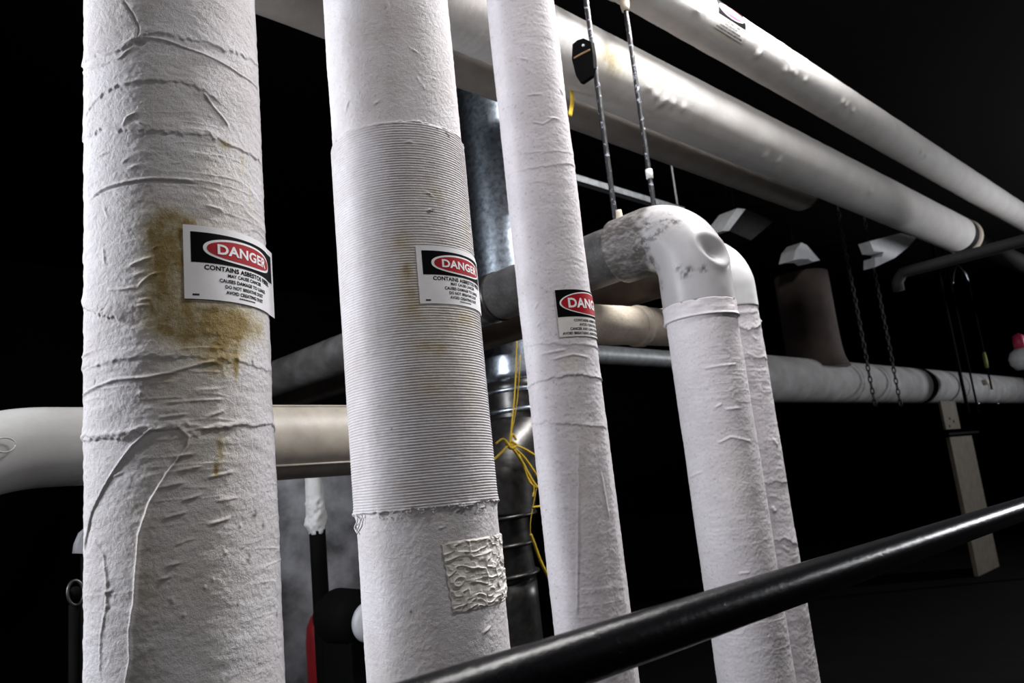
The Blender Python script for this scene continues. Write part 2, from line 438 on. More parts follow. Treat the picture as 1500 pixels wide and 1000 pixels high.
def danger_label(pipe_root, wrap, W, H, style, label, name='warning_label', red='sign_red'):
    """wrap(u,v,off): u 0..W to the right, v 0..H up"""
    L = lambda o: (lambda u, v: wrap(u, v, o))
    t = .0009
    # backing sheet with thickness
    me = wrap_mesh(name, flat_rect(0, 0, W, H), L(t))
    root = link(name, me, M['sign_cream' if style == 'plain' else 'sign_white'], pipe_root, label=label)
    e = .00045
    h = H
    if style == 'border':
        link('header_panel', wrap_mesh('header_panel', flat_rect(.05 * W, .495 * h, .95 * W, .91 * h), L(t + e)), M['sign_black'], root)
        link('oval_border', wrap_mesh('oval_border', flat_oval(.5 * W, .70 * h, .365 * W, .165 * h, 2.35), L(t + 2 * e)), M['sign_white'], root)
        link('red_oval', wrap_mesh('red_oval', flat_oval(.5 * W, .70 * h, .338 * W, .135 * h, 2.3), L(t + 3 * e)), M[red], root)
        link('danger_lettering', wrap_mesh('danger_lettering', flat_text('DANGER', .505 * W, .70 * h, .53 * W, .142 * h, .03), L(t + 4 * e)), M['sign_white'], root)
        lines = [('CONTAINS ASBESTOS FIBERS', .435, .72, .068), ('MAY CAUSE CANCER', .355, .36, .05), ('CAUSES DAMAGE TO LUNGS', .275, .50, .052),
                 ('DO NOT BREATHE DUST', .197, .41, .05), ('AVOID CREATING DUST', .12, .40, .05)]
        parts = [flat_text(s, .5 * W, y * h, wd * W, ht * h, .034) for s, y, wd, ht in lines]
        for k in range(9): parts.append(flat_rect((.415 + .019 * k) * W, .052 * h, (.429 + .019 * k) * W, .070 * h))
        cm = []
        for k in range(4): cm.append(flat_rect((.055 + .012 * k) * W, .045 * h, (.0655 + .012 * k) * W, .07 * h))
        link('warning_text', wrap_mesh('warning_text', join_flat(parts), L(t + e)), M['sign_black'], root)
        link('code_mark', wrap_mesh('code_mark', join_flat(cm), L(t + e)), M['sign_black'], root)
    else:
        link('header_panel', wrap_mesh('header_panel', flat_rect(0.005 * W, .41 * h, .995 * W, .985 * h), L(t + e)), M['sign_black'], root)
        link('oval_border', wrap_mesh('oval_border', flat_oval(.5 * W, .70 * h, .455 * W, (.245 if red == 'sign_red' else .20) * h, 2.0), L(t + 2 * e)), M['sign_white'], root)
        link('red_oval', wrap_mesh('red_oval', flat_oval(.5 * W, .70 * h, .435 * W, (.222 if red == 'sign_red' else .185) * h, 2.0), L(t + 3 * e)), M[red], root)
        link('danger_lettering', wrap_mesh('danger_lettering', flat_text('DANGER', .5 * W, .70 * h, .70 * W, (.21 if red == 'sign_red' else .15) * h, .03), L(t + 4 * e)), M['sign_white'], root)
        lines = [('CONTAINS ASBESTOS FIBERS', .335, .60, .058), ('AVOID CREATING DUST', .245, .46, .058), ('CANCER AND LUNG DISEASE HAZARD', .155, .72, .058), ('AVOID BREATHING AIRBORNE ASBESTOS FIBERS', .065, .92, .058)]
        parts = [flat_text(s, .5 * W, y * h, wd * W, ht * h, .034) for s, y, wd, ht in lines]
        link('warning_text', wrap_mesh('warning_text', join_flat(parts), L(t + e)), M['sign_black'], root)
    return root
def vwrap(p, u0, ztop, H, lean=0.0, peel=None, lift=.0022):
    def f(u, v, off):
        o = off + lift
        if peel is not None and u > peel: o += .75 * (u - peel) ** 1.35
        return p.point(u0 + u, ztop - H + v + lean * u, o)
    return f

ROW = 1.40
# ---- pipe one: thick stained canvas pipe at the left
P1 = VPipe(.5425, ROW, .1545)
r1 = thing('insulated_pipe', 'thickest white canvas-wrapped vertical pipe at the left, with large brown stain around its danger label', 'pipe', (P1.x, P1.y, 0), 'row of wrapped upright pipes')
g = vpipe_grid(P1, 0.0, ZC, 1.28, 2.56, .0015, .0015); nz, nph, PH, u, z, base = g
D = cloth(base, .0012, .0003, 1)
def pp(*a): return P1.pts(a)
seam = wob(pp((119, 96), (140, 83), (167, 80), (186, 69), (201, 61)), seed=2)
lip(D, u, z, seam, .0045, .010, base, .003, 5)
ridge(D, u, z, wob(pp((119, 110), (149, 96), (179, 84), (201, 64)), seed=3), .0022, .0022)
seam = wob(pp((206, 53), (224, 46.5), (266, 55.5), (296, 63), (329, 73.5), (356, 84), (376, 97)), seed=4)
lip(D, u, z, seam, .0042, .012, base, .003, 7)
ridge(D, u, z, pp((207, 54), (239, 58.5), (272, 70.5), (320, 90), (350, 109), (377, 132)), .0025, .0018)
ridge(D, u, z, pp((180, 0), (194, 21), (203, 42), (201, 62)), -.003, .0022)
D -= .006 * np.exp(-(((u - P1.hit(204, 63)[0]) / .008) ** 2 + ((z - P1.hit(204, 63)[1]) / .005) ** 2))
lip(D, u, z, wob(pp((134, 159), (152, 138), (179, 126), (212, 120), (248, 120), (284, 126), (308, 141)), seed=6), .004, .02, base, .0012, 9)
ridge(D, u, z, pp((296, 133), (314, 159), (326, 173), (336, 188)), .003, .0022)
for q, a_ in ((((119, 206), (149, 192), (179, 191), (215, 192), (260, 195), (302, 199), (329, 210), (359, 223), (380, 240)), .0042),):
    lip(D, u, z, wob(pp(*q), amp=.002, seed=8), a_, .018, base, .003, 11)
ridge(D, u, z, pp((132, 294), (152, 279), (179, 271), (224, 265), (287, 270)), -.0028, .0016)
ridge(D, u, z, pp((134, 290), (154, 275), (181, 267), (226, 261), (288, 266)), .0026, .0026)
for q in (((186, 391), (205, 383), (230, 374)), ((200, 421), (221, 403), (239, 398)), ((155, 425), (178, 424), (200, 421)), ((192, 405), (215, 398)), ((200, 441), (225, 437)),
          ((197, 448), (222, 446)), ((300, 300), (330, 310)), ((186, 247), (206, 241)), ((140, 232), (160, 222)), ((180, 185), (188, 172), (205, 163)), ((196, 178), (216, 184)),
          ((176, 240), (190, 230)), ((220, 365), (238, 358)), ((250, 390), (262, 380)), ((122, 525), (136, 515)), ((155, 390), (150, 360)), ((158, 320), (150, 300)),
          ((239, 505), (232, 520)), ((250, 670), (290, 664)), ((255, 690), (300, 682)), ((230, 715), (275, 705)), ((262, 735), (300, 722)), ((300, 700), (345, 690)),
          ((235, 760), (280, 748)), ((250, 800), (290, 786)), ((240, 830), (270, 822)), ((300, 770), (340, 757)), ((245, 880), (262, 872)), ((240, 590), (330, 585)),
          ((230, 612), (280, 606)), ((300, 612), (330, 600)), ((310, 735), (350, 728)), ((160, 700), (185, 690)), ((230, 850), (255, 842)), ((150, 870), (170, 862))):
    ridge(D, u, z, pp(*q), random.choice((.0024, .0030, .0018)), .0024)
lip(D, u, z, wob(pp((122, 446), (140, 458), (154, 464), (170, 464)), seed=12), .005, .012, base, .003, 13)
lip(D, u, z, wob(pp((121, 543), (149, 532), (185, 526), (230, 524), (290, 524), (329, 526), (359, 532), (396, 545)), amp=.0015, seed=14), .0032, .012, base, .0028, 15)
ridge(D, u, z, pp((123, 580), (140, 568), (170, 556), (215, 553), (245, 547), (275, 538), (320, 527)), .0036, .0026)
lip(D, u, z, wob(pp((121, 645), (150, 641), (176, 641), (211, 630), (264, 627), (281, 638), (308, 630), (361, 622), (404, 628)), amp=.002, seed=16), .0045, .014, base, .0035, 17)
ridge(D, u, z, wob(pp((121, 640), (176, 636), (211, 626), (264, 622), (308, 626), (361, 618)), amp=.002, seed=18), .0025, .004)
cord = pp((262, 626), (277, 640), (273, 656), (246, 692), (220, 736), (205, 784), (201, 841), (198, 881), (191, 925), (192, 965), (185, 1004))
ridge(D, u, z, cord, .0048, .0028, False)
lip(D, u, z, cord[2:], .0022, .03, base, .0006, 19)
ridge(D, u, z, pp((125, 806), (136, 749), (163, 696), (194, 652), (220, 630), (262, 627)), .0034, .0022)
ridge(D, u, z, pp((136, 785), (152, 812), (158, 850), (156, 890), (148, 935), (146, 990)), .002, .0028)
for (a_, b_) in ((312, 848), (372, 753), (363, 818), (330, 810), (253, 880), (158, 888), (270, 900), (206, 575), (300, 860), (352, 770)):
    a0, b0 = P1.hit(a_, b_); D += .0022 * np.exp(-((u - a0) ** 2 + (z - b0) ** 2) / .0028 ** 2)
st = blob(P1, u, z, 240, 360, .028, .065, .55) + blob(P1, u, z, 245, 455, .030, .050, .75) + blob(P1, u, z, 270, 330, .05, .020, .45) + blob(P1, u, z, 300, 470, .06, .024, .55)
st += blob(P1, u, z, 340, 470, .045, .035, .5) + blob(P1, u, z, 315, 520, .035, .035, .42) + blob(P1, u, z, 318, 500, .03, .03, .25) + blob(P1, u, z, 240, 410, .025, .05, .35)
st += blob(P1, u, z, 225, 340, .02, .02, .3) + blob(P1, u, z, 380, 480, .03, .03, .25) + blob(P1, u, z, 345, 530, .005, .028, .7) + blob(P1, u, z, 316, 688, .004, .014, .8) + blob(P1, u, z, 322, 660, .005, .02, .35)
st += blob(P1, u, z, 366, 295, .004, .035, .4) + blob(P1, u, z, 355, 240, .006, .02, .35) + blob(P1, u, z, 330, 212, .012, .008, .35) + blob(P1, u, z, 320, 250, .05, .06, .14)
st += blob(P1, u, z, 262, 560, .05, .03, .16) + blob(P1, u, z, 215, 840, .02, .14, .12) + blob(P1, u, z, 300, 650, .06, .06, .12)
st += blob(P1, u, z, 262, 400, .035, .075, .35) + blob(P1, u, z, 310, 480, .06, .03, .35) + blob(P1, u, z, 345, 505, .03, .03, .3) + blob(P1, u, z, 232, 330, .02, .02, .25)
st *= 1.55 * (.8 + .6 * fbm(base, 30, 77, 3)); st += blob(P1, u, z, 290, 410, .085, .12, .22) + blob(P1, u, z, 290, 800, .08, .18, .12)
lo = np.clip((z - P1.hit(250, 700)[1]) / -.12, 0, 1)
gr = np.zeros_like(u)
for (a_, b_, s_) in ((374, 752, .004), (365, 815, .003), (348, 885, .002), (139, 559, .003), (369, 530, .0025), (406, 900, .003), (385, 770, .003)):
    a0, b0 = P1.hit(a_, b_); gr += .9 * np.exp(-((u - a0) ** 2 + ((z - b0) * .6) ** 2) / s_ ** 2)
D += .0
link('canvas_jacket', vpipe_mesh(P1, 'canvas_jacket', g, D, st, gr), M['canvas_stained'], r1)
u0, zt = P1.hit(267.5, 330)
LW, LH = .224, .1285
danger_label(r1, vwrap(P1, u0, zt + .001, LH, 0, LW * .86), LW, LH, 'border', 'white danger label with its right edge peeling off the pipe')

# ---- pipe two: rope-wrapped middle with crinkled patch
P2 = VPipe(1.066, ROW, .1525)
r2 = thing('insulated_pipe', 'white vertical pipe with fine ribbed rope wrapping on its middle, second from the left', 'pipe', (P2.x, P2.y, 0), 'row of wrapped upright pipes')
g = vpipe_grid(P2, 0.0, ZC, 1.27, 2.78, .00105, .0019); nz, nph, PH, u, z, base = g
def pp(*a): return P2.pts(a)
ztop = P2.hit(585, 178)[1]; zbot = P2.hit(632, 744)[1]
rag = .004 * vnoise(base, (30, 30, 1), 3) + .002 * vnoise(base, (110, 110, 1), 4)
wt = 1 / (1 + np.exp(-np.clip((ztop + rag - z) / .0007, -40, 40)))
wb = 1 / (1 + np.exp(-np.clip((z - zbot - rag * 1.2) / .0007, -40, 40)))
inn = wt * wb
pitch = .0058
ang = 2 * math.pi * ((z + .0006 * vnoise(base, (14, 14, 30), 8)) / pitch + (PH / (2 * math.pi)))
rib = np.abs(np.sin(ang / 2)) ** .8
D = cloth(base, .0004, .0003, 21) * (1 - .55 * inn)
D += inn * (.0030 + .0019 * rib + .0003 * vnoise(base, (330, 330, 90), 12))
D += .0025 * np.exp(-((z - ztop - rag) / .004) ** 2) * np.clip(vnoise(base, (60, 60, 20), 14) + .2, 0, 1)
D += .0055 * np.exp(-np.abs(z - zbot - rag * 1.2) / .007) * np.clip(vnoise(base, (55, 55, 15), 15) + .25, 0, 1)
for q in (((567, 0), (569, 12), (566, 22)), ((573, 40), (580, 42)), ((609, 110), (615, 120)), ((618, 123), (623, 133)), ((632, 113), (640, 118)), ((506, 165), (512, 145)), ((600, 70), (615, 80)),
          ((545, 155), (555, 148)), ((527, 777), (523, 765), (526, 755)), ((604, 756), (615, 748)), ((632, 752), (645, 744)), ((664, 752), (676, 742)), ((700, 745), (712, 740)), ((590, 212), (600, 208), (606, 214)),
          ((640, 775), (655, 770)), ((705, 930), (720, 915)), ((620, 280), (635, 290))):
    ridge(D, u, z, pp(*q), .0028, .0026)
uz = P2.hit(628, 309); D += .006 * np.exp(-((u - uz[0]) / .004) ** 2 - ((z - uz[1]) / .0022) ** 2)
st = blob(P2, u, z, 596, 400, .016, .06, .5) + blob(P2, u, z, 590, 350, .02, .02, .35) + blob(P2, u, z, 633, 285, .03, .035, .25) + blob(P2, u, z, 680, 330, .02, .05, .28) + blob(P2, u, z, 625, 510, .03, .015, .45)
st += blob(P2, u, z, 632, 572, .022, .010, .45) + blob(P2, u, z, 640, 545, .05, .05, .16) + blob(P2, u, z, 680, 470, .03, .02, .32) + blob(P2, u, z, 610, 460, .03, .03, .3) + blob(P2, u, z, 690, 560, .03, .06, .16) + blob(P2, u, z, 686, 600, .004, .02, .35)
st += blob(P2, u, z, 660, 470, .05, .05, .16)
st *= 1.35 * (.75 + .7 * fbm(base, 34, 78, 3)); st += blob(P2, u, z, 640, 420, .09, .16, .14)
gr = np.zeros_like(u)
for (a_, b_, s_) in ((602, 896, .003), (492, 208, .004), (652, 196, .004), (639, 190, .003), (632, 309, .003), (575, 628, .002), (655, 200, .0035)):
    a0, b0 = P2.hit(a_, b_); gr += .9 * np.exp(-((u - a0) ** 2 + ((z - b0)) ** 2) / s_ ** 2)
link('canvas_jacket', vpipe_mesh(P2, 'canvas_jacket', g, D, st, gr), M['canvas_stained'], r2)
# crinkled patch
c0 = P2.hit(648, 796); c1 = P2.hit(664, 897); c2 = P2.hit(738, 876)
uu = np.linspace(c0[0] - .002, c0[0] + .215, 220); vv = np.linspace(c1[1] - .001, c0[1] + .002, 170)
UU, VV = np.meshgrid(uu, vv); UU = UU.ravel(); VV = VV.ravel()
tt = (VV - vv[0]) / (vv[-1] - vv[0])
UL = UU + (1 - tt) * .012 * (1 - (UU - uu[0]) / (uu[-1] - uu[0])) + .0012 * np.sin(VV * 310)
PHH = UL / P2.r + P2.phi0
Q = np.stack([np.cos(PHH) * P2.r, np.sin(PHH) * P2.r, VV], -1)
edge = np.minimum(np.minimum(UU - uu[0], VV - vv[0]), vv[-1] - VV)
cr = np.clip(1 - np.abs(vnoise(Q + .03 * np.stack([vnoise(Q, 30, 5)] * 3, -1) * .3, (52, 52, 90), 90)) * 2.6, 0, 1)
cr2 = np.clip(1 - np.abs(vnoise(Q, (85, 85, 120), 92)) * 2.4, 0, 1)
off = .0022 + np.clip(edge / .004, 0, 1) * ((.0034 * cr + .0012 * cr2) + .0016 * vnoise(Q, 60, 93)) - .001
Vp = np.stack([P2.x + (P2.r + off) * np.cos(PHH), P2.y + (P2.r + off) * np.sin(PHH), VV], -1)
me = grid_mesh('crinkled_patch', Vp, len(vv), len(uu))
link('crinkled_patch', me, canvas('patch_canvas', base=(.72, .69, .66), tint=(.66, .62, .58), bump=.3), r2, label='crinkled rectangular cloth patch')
# frayed threads hanging from the lower edge of the rope wrapping
bm_parts = []
rs = np.random.RandomState(8)
TV = []; TF = []
for k in range(34):
    pu = P2.hit(520 + rs.rand() * 205, 752)[0]; L = .004 + .012 * rs.rand() ** 2
    pz = zbot + .003 * rs.randn()
    pth = np.array([P2.point(pu + .004 * rs.randn() * t, pz - L * t, .0042 + .003 * math.sin(t * 3)) for t in np.linspace(0, 1, 5)])
    me = sweep('t', pth, .0007, 5); n0 = len(TV)
    TV += [tuple(v.co) for v in me.vertices]; TF += [[i + n0 for i in q.vertices] for q in me.polygons]; bpy.data.meshes.remove(me)
for pth in ([(524, 752), (527, 762), (523, 772), (527, 781)], [(532, 758), (529, 770), (525, 778)]):
    P = np.array([P2.point(*P2.hit(*q), .005) for q in pth]); me = sweep('t', smooth_path(P, 6), .0016, 6); n0 = len(TV)
    TV += [tuple(v.co) for v in me.vertices]; TF += [[i + n0 for i in q.vertices] for q in me.polygons]; bpy.data.meshes.remove(me)
o = link('frayed_edge', raw_mesh('frayed_edge', TV, TF), M['wool'], r2); o['kind'] = 'stuff'
u0, zt = P2.hit(608, 361)
danger_label(r2, vwrap(P2, u0, zt + .001, LH, 0, LW * .93, .0052), LW, LH, 'border', 'white danger label flat on the ribbed wrapping')
for ch in r2.children:
    if ch.name.startswith('warning_label'):
        pass

# ---- pipe three: thinner lilac-white pipe
P3 = VPipe(1.561, ROW, .0992)
r3 = thing('insulated_pipe', 'slimmer lilac-white vertical pipe with a cut-off red danger oval, third from the left', 'pipe', (P3.x, P3.y, 0), 'row of wrapped upright pipes')
g = vpipe_grid(P3, 0.0, ZC, 1.1, 3.05, .002, .0017); nz, nph, PH, u, z, base = g
def pp(*a): return P3.pts(a)
D = cloth(base, .0006, .0003, 41)
lowm = 1 / (1 + np.exp((z - P3.hit(830, 610)[1]) / .01))
fac = (PH + P3.phi0 - .35) / (2 * math.pi / 9); fac = np.abs(fac - np.round(fac)) * 2
D += lowm * (.0022 - .0032 * (1 - fac) ** 1.0)
for q, a_ in ((((739, 230), (765, 226), (800, 225), (844, 228)), .0018), (((742, 258), (770, 250), (800, 244), (848, 245)), .0028), (((770, 508), (800, 503), (830, 505), (876, 512)), .003),
              (((771, 622), (800, 618), (840, 622), (886, 627)), .003), (((752, 270), (800, 268)), .0015)):
    lip(D, u, z, wob(pp(*q), amp=.0012, seed=int(q[0][1])), a_, .01, base, .0016, 21)
seam = wob(pp((771, 569), (785, 561), (800, 556), (830, 549), (860, 551), (881, 558)), amp=.0015, seed=33)
lip(D, u, z, seam, .005, .012, base, .0022, 23)
for q in (((808, 527), (840, 519), (862, 524)), ((845, 533), (842, 556)), ((790, 520), (830, 512)), ((765, 75), (768, 85)), ((770, 100), (775, 105)), ((770, 140), (795, 138)), ((778, 178), (795, 182), (812, 172)), ((800, 172), (820, 175)),
          ((760, 85), (775, 88)), ((848, 650), (846, 900)), ((783, 455), (790, 440)), ((786, 480), (792, 470)), ((768, 20), (772, 28)), ((820, 128), (826, 142)), ((850, 822), (856, 826)), ((880, 690), (892, 760))):
    ridge(D, u, z, pp(*q), .0024, .003)
st = blob(P3, u, z, 850, 470, .03, .04, .25) + blob(P3, u, z, 835, 530, .03, .03, .22) + blob(P3, u, z, 855, 700, .025, .15, .12) + blob(P3, u, z, 870, 640, .03, .03, .15)
gr = blob(P3, u, z, 773, 430, .010, .10, .12) + blob(P3, u, z, 790, 600, .012, .05, .10) + blob(P3, u, z, 745, 120, .02, .05, .05)
sp = np.clip(vnoise(base, 170, 60) - .55, 0, 1) * 2.2; gr = gr + sp * .35
link('canvas_jacket', vpipe_mesh(P3, 'canvas_jacket', g, D, st, gr), M['canvas_lilac'], r3)
u0, zt = P3.hit(811.3, 424.5)
W3 = .209; H3 = .128
danger_label(r3, vwrap(P3, u0 + .001, zt, H3), W3, H3, 'plain', 'danger label with large red oval filling its black header')

# ------------------------------------------------------------------ pipe four with elbow, turning away at the top
def tubeset(p, name, P, R, mat, parent, nphi, dispf, attrs=None, label=None):
    me = sweep(name, P, R, nphi, dispf, caps=True)
    co = np.empty(len(me.vertices) * 3); me.vertices.foreach_get('co', co); co = co.reshape(-1, 3)
    if attrs:
        for nm, fn in attrs.items():
            a = me.attributes.new(nm, 'FLOAT', 'POINT'); a.data.foreach_set('value', np.clip(fn(co), 0, 1).astype(np.float32))
    return link(name, me, mat, parent, label=label)
P4 = VPipe(2.288, ROW, .118); ZE = 2.433
r4 = thing('insulated_pipe', 'white upright pipe with dented glossy elbow at its top, nearer of the two bending back', 'pipe', (P4.x, P4.y, 0), 'pipes bending back above the rail')
zc = P4.hit(1026, 461)[1]
g = vpipe_grid(P4, 0.0, zc + .02, .85, zc + .02, .0022, .0022); nz, nph, PH, u, z, base = g
def pp(*a): return P4.pts(a)
D = cloth(base, .0006, .0003, 61)
for q in (((1060, 600), (1085, 597)), ((1050, 650), (1070, 640), (1100, 647)), ((1045, 598), (1060, 590)), ((1066, 778), (1070, 782)), ((1080, 840), (1100, 838)), ((1010, 700), (1030, 690)), ((1030, 540), (1080, 533))):
    ridge(D, u, z, pp(*q), .0025, .004)
gr = blob(P4, u, z, 1083, 593, .008, .008, .35) + blob(P4, u, z, 1105, 722, .012, .008, .2) + blob(P4, u, z, 1052, 560, .02, .01, .12) + np.clip(vnoise(base, 160, 62) - .5, 0, 1) * .6
st = blob(P4, u, z, 1075, 700, .05, .12, .10)
link('canvas_jacket', vpipe_mesh(P4, 'canvas_jacket', g, D, st, gr), M['canvas_lilac'], r4)
# collar wrapped over the foot of the elbow
zt2 = zc + .052
P = seg_path((P4.x, P4.y, zc - .002), (P4.x, P4.y, zt2 + .004), 26)
tt = np.linspace(0, 1, 26)
Rr = .1245 + .0035 * np.exp(-((tt - .03) / .1) ** 2) - .002 * tt
Rr[0] = .1185; Rr[-1] = .119
tubeset(P4, 'collar', P, Rr, M['canvas_lilac'], r4, 160, lambda V: .0012 * fbm(V, (40, 40, 90), 5, 3) + .0016 * vnoise(V, (25, 25, 50), 8),
        {'stain': lambda V: 0 * V[:, 0], 'grime': lambda V: np.clip(vnoise(V, 60, 4) - .6, 0, 1)})
br = .165
arc = elbow_path((P4.x, P4.y, ZE), (0, 0, 1), (0, 1, 0), br, 60)
Pl = np.vstack([seg_path((P4.x, P4.y, zt2 - .003), arc[0], 14)[:-1], arc, seg_path(arc[-1], (P4.x, P4.y + br + .13, ZE), 22)[1:]])
nP = len(Pl)
Rl = np.full(nP, .1215); Rl[-1] = .105
dent = at_x(1046, 366, P4.x - .02); 
# find the dent centre on the skin facing the camera
def skin_hit(px, py, Pline, R):
    d = ray(px, py); best = None
    for t in np.linspace(1.5, 4, 2500):
        q = EYE + d * t
        if np.min(np.linalg.norm(Pline - q, axis=1)) < R: return q
    return EYE + d * 2.7
dc = skin_hit(1047, 366, Pl, .1215)
da = skin_hit(1030, 356, Pl, .1215); db = skin_hit(1062, 376, Pl, .1215)
dax = _n(db - da); vw = _n(EYE - dc); 
dnr = _n(vw - (vw @ dax) * dax); dup = np.cross(dax, dnr)
def elbow_disp(V):
    q = V - dc; a = q @ dax; b = q @ dup; e = (a / .046) ** 2 + (b / .023) ** 2
    d_ = -.032 * np.exp(-e * 1.2) + .006 * np.exp(-((np.sqrt(e) - 1.55) / .35) ** 2)
    return np.where(np.abs(q @ dnr) < .08, d_, 0) + .0006 * vnoise(V, 30, 3)
scuff_pts = [skin_hit(*q, Pl, .1215) for q in ((990, 325), (972, 330), (962, 345), (945, 355), (935, 370), (955, 385), (962, 400), (975, 318), (928, 350), (915, 345), (948, 330), (1010, 395), (1002, 402), (993, 392), (1030, 394), (970, 420), (920, 380), (905, 370))]
def elbow_grime(V):
    gq = np.zeros(len(V))
    for q in scuff_pts[:11]: gq = gq + .85 * np.exp(-(np.linalg.norm(V - q, axis=1) / .022) ** 2)
    for q in scuff_pts[11:16]: gq = gq + .95 * np.exp(-(np.linalg.norm(V - q, axis=1) / .014) ** 2)
    nn = vnoise(V, (70, 45, 110), 7) * .45 + .4 * vnoise(V, (160, 110, 220), 71) + .25 * vnoise(V, 400, 72)
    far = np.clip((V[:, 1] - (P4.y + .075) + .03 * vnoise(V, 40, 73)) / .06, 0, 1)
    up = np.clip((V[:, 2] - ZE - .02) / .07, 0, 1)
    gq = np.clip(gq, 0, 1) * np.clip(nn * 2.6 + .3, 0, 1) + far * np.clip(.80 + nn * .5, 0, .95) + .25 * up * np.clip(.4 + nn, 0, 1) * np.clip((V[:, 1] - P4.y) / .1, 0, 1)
    return np.clip(gq, 0, .95)
tubeset(P4, 'elbow_cover', Pl, Rl, M['pvc'], r4, 200, elbow_disp, {'stain': lambda V: 0 * V[:, 0], 'grime': elbow_grime}, label='dented glossy elbow cover with scuffs')
yb = P4.y + br + .12
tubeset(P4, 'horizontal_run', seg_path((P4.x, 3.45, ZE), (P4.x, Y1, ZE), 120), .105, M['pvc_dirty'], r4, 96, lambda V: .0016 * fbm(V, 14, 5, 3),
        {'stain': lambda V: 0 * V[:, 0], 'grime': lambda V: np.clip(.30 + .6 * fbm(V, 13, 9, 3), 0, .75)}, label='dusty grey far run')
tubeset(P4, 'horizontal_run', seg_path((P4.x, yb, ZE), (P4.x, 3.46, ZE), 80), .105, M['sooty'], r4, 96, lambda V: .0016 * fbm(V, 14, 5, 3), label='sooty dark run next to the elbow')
link('joint_strap', sweep('joint_strap', seg_path((P4.x, 2.36, ZE), (P4.x, 2.42, ZE), 4), .109, 60), M['dark_metal'], r4)
# little stub on top of the elbow sleeve
q0 = at_x(908, 322, P4.x)
bm = bmesh.new()
me = sweep('vent_stub', seg_path((P4.x, q0[1], ZE + .10), (P4.x, q0[1], ZE + .158), 6), [.018, .018, .015, .013, .012, .011], 16)
link('rod_socket', me, M['canvas_beige'], r4)

# ------------------------------------------------------------------ pipe five behind it
P5 = VPipe(2.60, 1.452, .090); ZE2 = 2.395
r5 = thing('insulated_pipe', 'rough narrower white upright pipe half hidden right behind the dented elbow pipe', 'pipe', (P5.x, P5.y, 0), 'pipes bending back above the rail')
z5 = P5.hit(1108, 446)[1]
g = vpipe_grid(P5, 0.0, z5, .85, z5, .003, .0025); nz, nph, PH, u, z, base = g
def pp(*a): return P5.pts(a)
D = cloth(base, .0010, .0004, 81)
for k, (q, a_) in enumerate(((((1080, 478), (1095, 484), (1112, 478)), .006), (((1085, 525), (1105, 524), (1122, 526)), .003), (((1120, 710), (1135, 706), (1152, 708)), .004), (((1130, 793), (1150, 791), (1166, 796)), .004), (((1085, 460), (1108, 458)), .003))):
    lip(D, u, z, wob(pp(*q), amp=.002, seed=50 + k), a_, .02, base, .003, 51 + k)
for q in (((1112, 560), (1118, 600), (1122, 660)), ((1145, 800), (1158, 808)), ((1130, 640), (1140, 655)), ((1125, 725), (1140, 728)), ((1100, 490), (1110, 500))):
    ridge(D, u, z, pp(*q), .0025, .005)
for (a_, b_) in ((1132, 744), (1134, 748), (1117, 470)):
    a0, b0 = P5.hit(a_, b_); D += .006 * np.exp(-((u - a0) ** 2 + (z - b0) ** 2) / .006 ** 2)
gr = np.clip(fbm(base, (16, 16, 12), 91, 3) - .1, 0, 1) * .55
link('canvas_jacket', vpipe_mesh(P5, 'canvas_jacket', g, D, 0 * u, gr), M['canvas_lilac'], r5)
arc = elbow_path((P5.x, P5.y, ZE2), (0, 0, 1), (0, 1, 0), .14, 50)
Pl5 = np.vstack([seg_path((P5.x, P5.y, z5 - .003), arc[0], 14)[:-1], arc, seg_path(arc[-1], (P5.x, P5.y + .24, ZE2), 12)[1:]])
tubeset(P5, 'elbow_cover', Pl5, .0935, M['pvc_white'], r5, 120, lambda V: .0005 * vnoise(V, 30, 3), {'stain': lambda V: 0 * V[:, 0], 'grime': lambda V: .5 * np.clip((V[:, 1] - P5.y - .12) / .1, 0, 1)}, label='clean glossy white elbow cover')
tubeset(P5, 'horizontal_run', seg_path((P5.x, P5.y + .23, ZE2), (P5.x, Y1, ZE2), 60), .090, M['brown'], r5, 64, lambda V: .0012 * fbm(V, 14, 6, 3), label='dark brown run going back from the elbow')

# ------------------------------------------------------------------ overhead pipes running along the row
def xpipe(root, name, y, z0, R, xa, xb, mat, disp, attrs, n, nphi=140, label=None):
    me = sweep(name, seg_path((xa, y, z0), (xb, y, z0), n), R, nphi, disp)
    co = np.empty(len(me.vertices) * 3); me.vertices.foreach_get('co', co); co = co.reshape(-1, 3)
    for nm, fn in attrs.items():
        a = me.attributes.new(nm, 'FLOAT', 'POINT'); a.data.foreach_set('value', np.clip(fn(co), 0, 1).astype(np.float32))
    return link(name, me, mat, root, label=label)
def bumps(V, pts, amp, w):
    o = np.zeros(len(V))
    for q in pts:
        k = np.abs(V[:, 0] - q[0]) < .2
        o[k] += amp * np.exp(-(np.linalg.norm(V[k] - q, axis=1) / w) ** 2)
    return o
def xskin(px, py, y, z0, R):
    d = ray(px, py); a = d[1] ** 2 + d[2] ** 2; oz = 1.6 - z0; b = -d[1] * y + d[2] * oz; c = y * y + oz * oz - R * R
    qq = b * b - a * c; t = (-b - math.sqrt(max(qq, 0))) / a
    return EYE + d * t
YA, ZA, RA = 2.0, 3.47, .16
XEND = at_y(1397, 328, YA)[0]
rA = thing('insulated_pipe', 'thick white overhead pipe running back behind the hanger rods, ending in a dark band', 'pipe', (0, YA, ZA - RA), 'overhead pipes')
pts = [xskin(*q, YA, ZA, RA) for q in ((960, 140), (975, 146), (985, 152), (968, 150), (950, 128), (1120, 228), (1140, 236), (1275, 280), (1000, 158))]
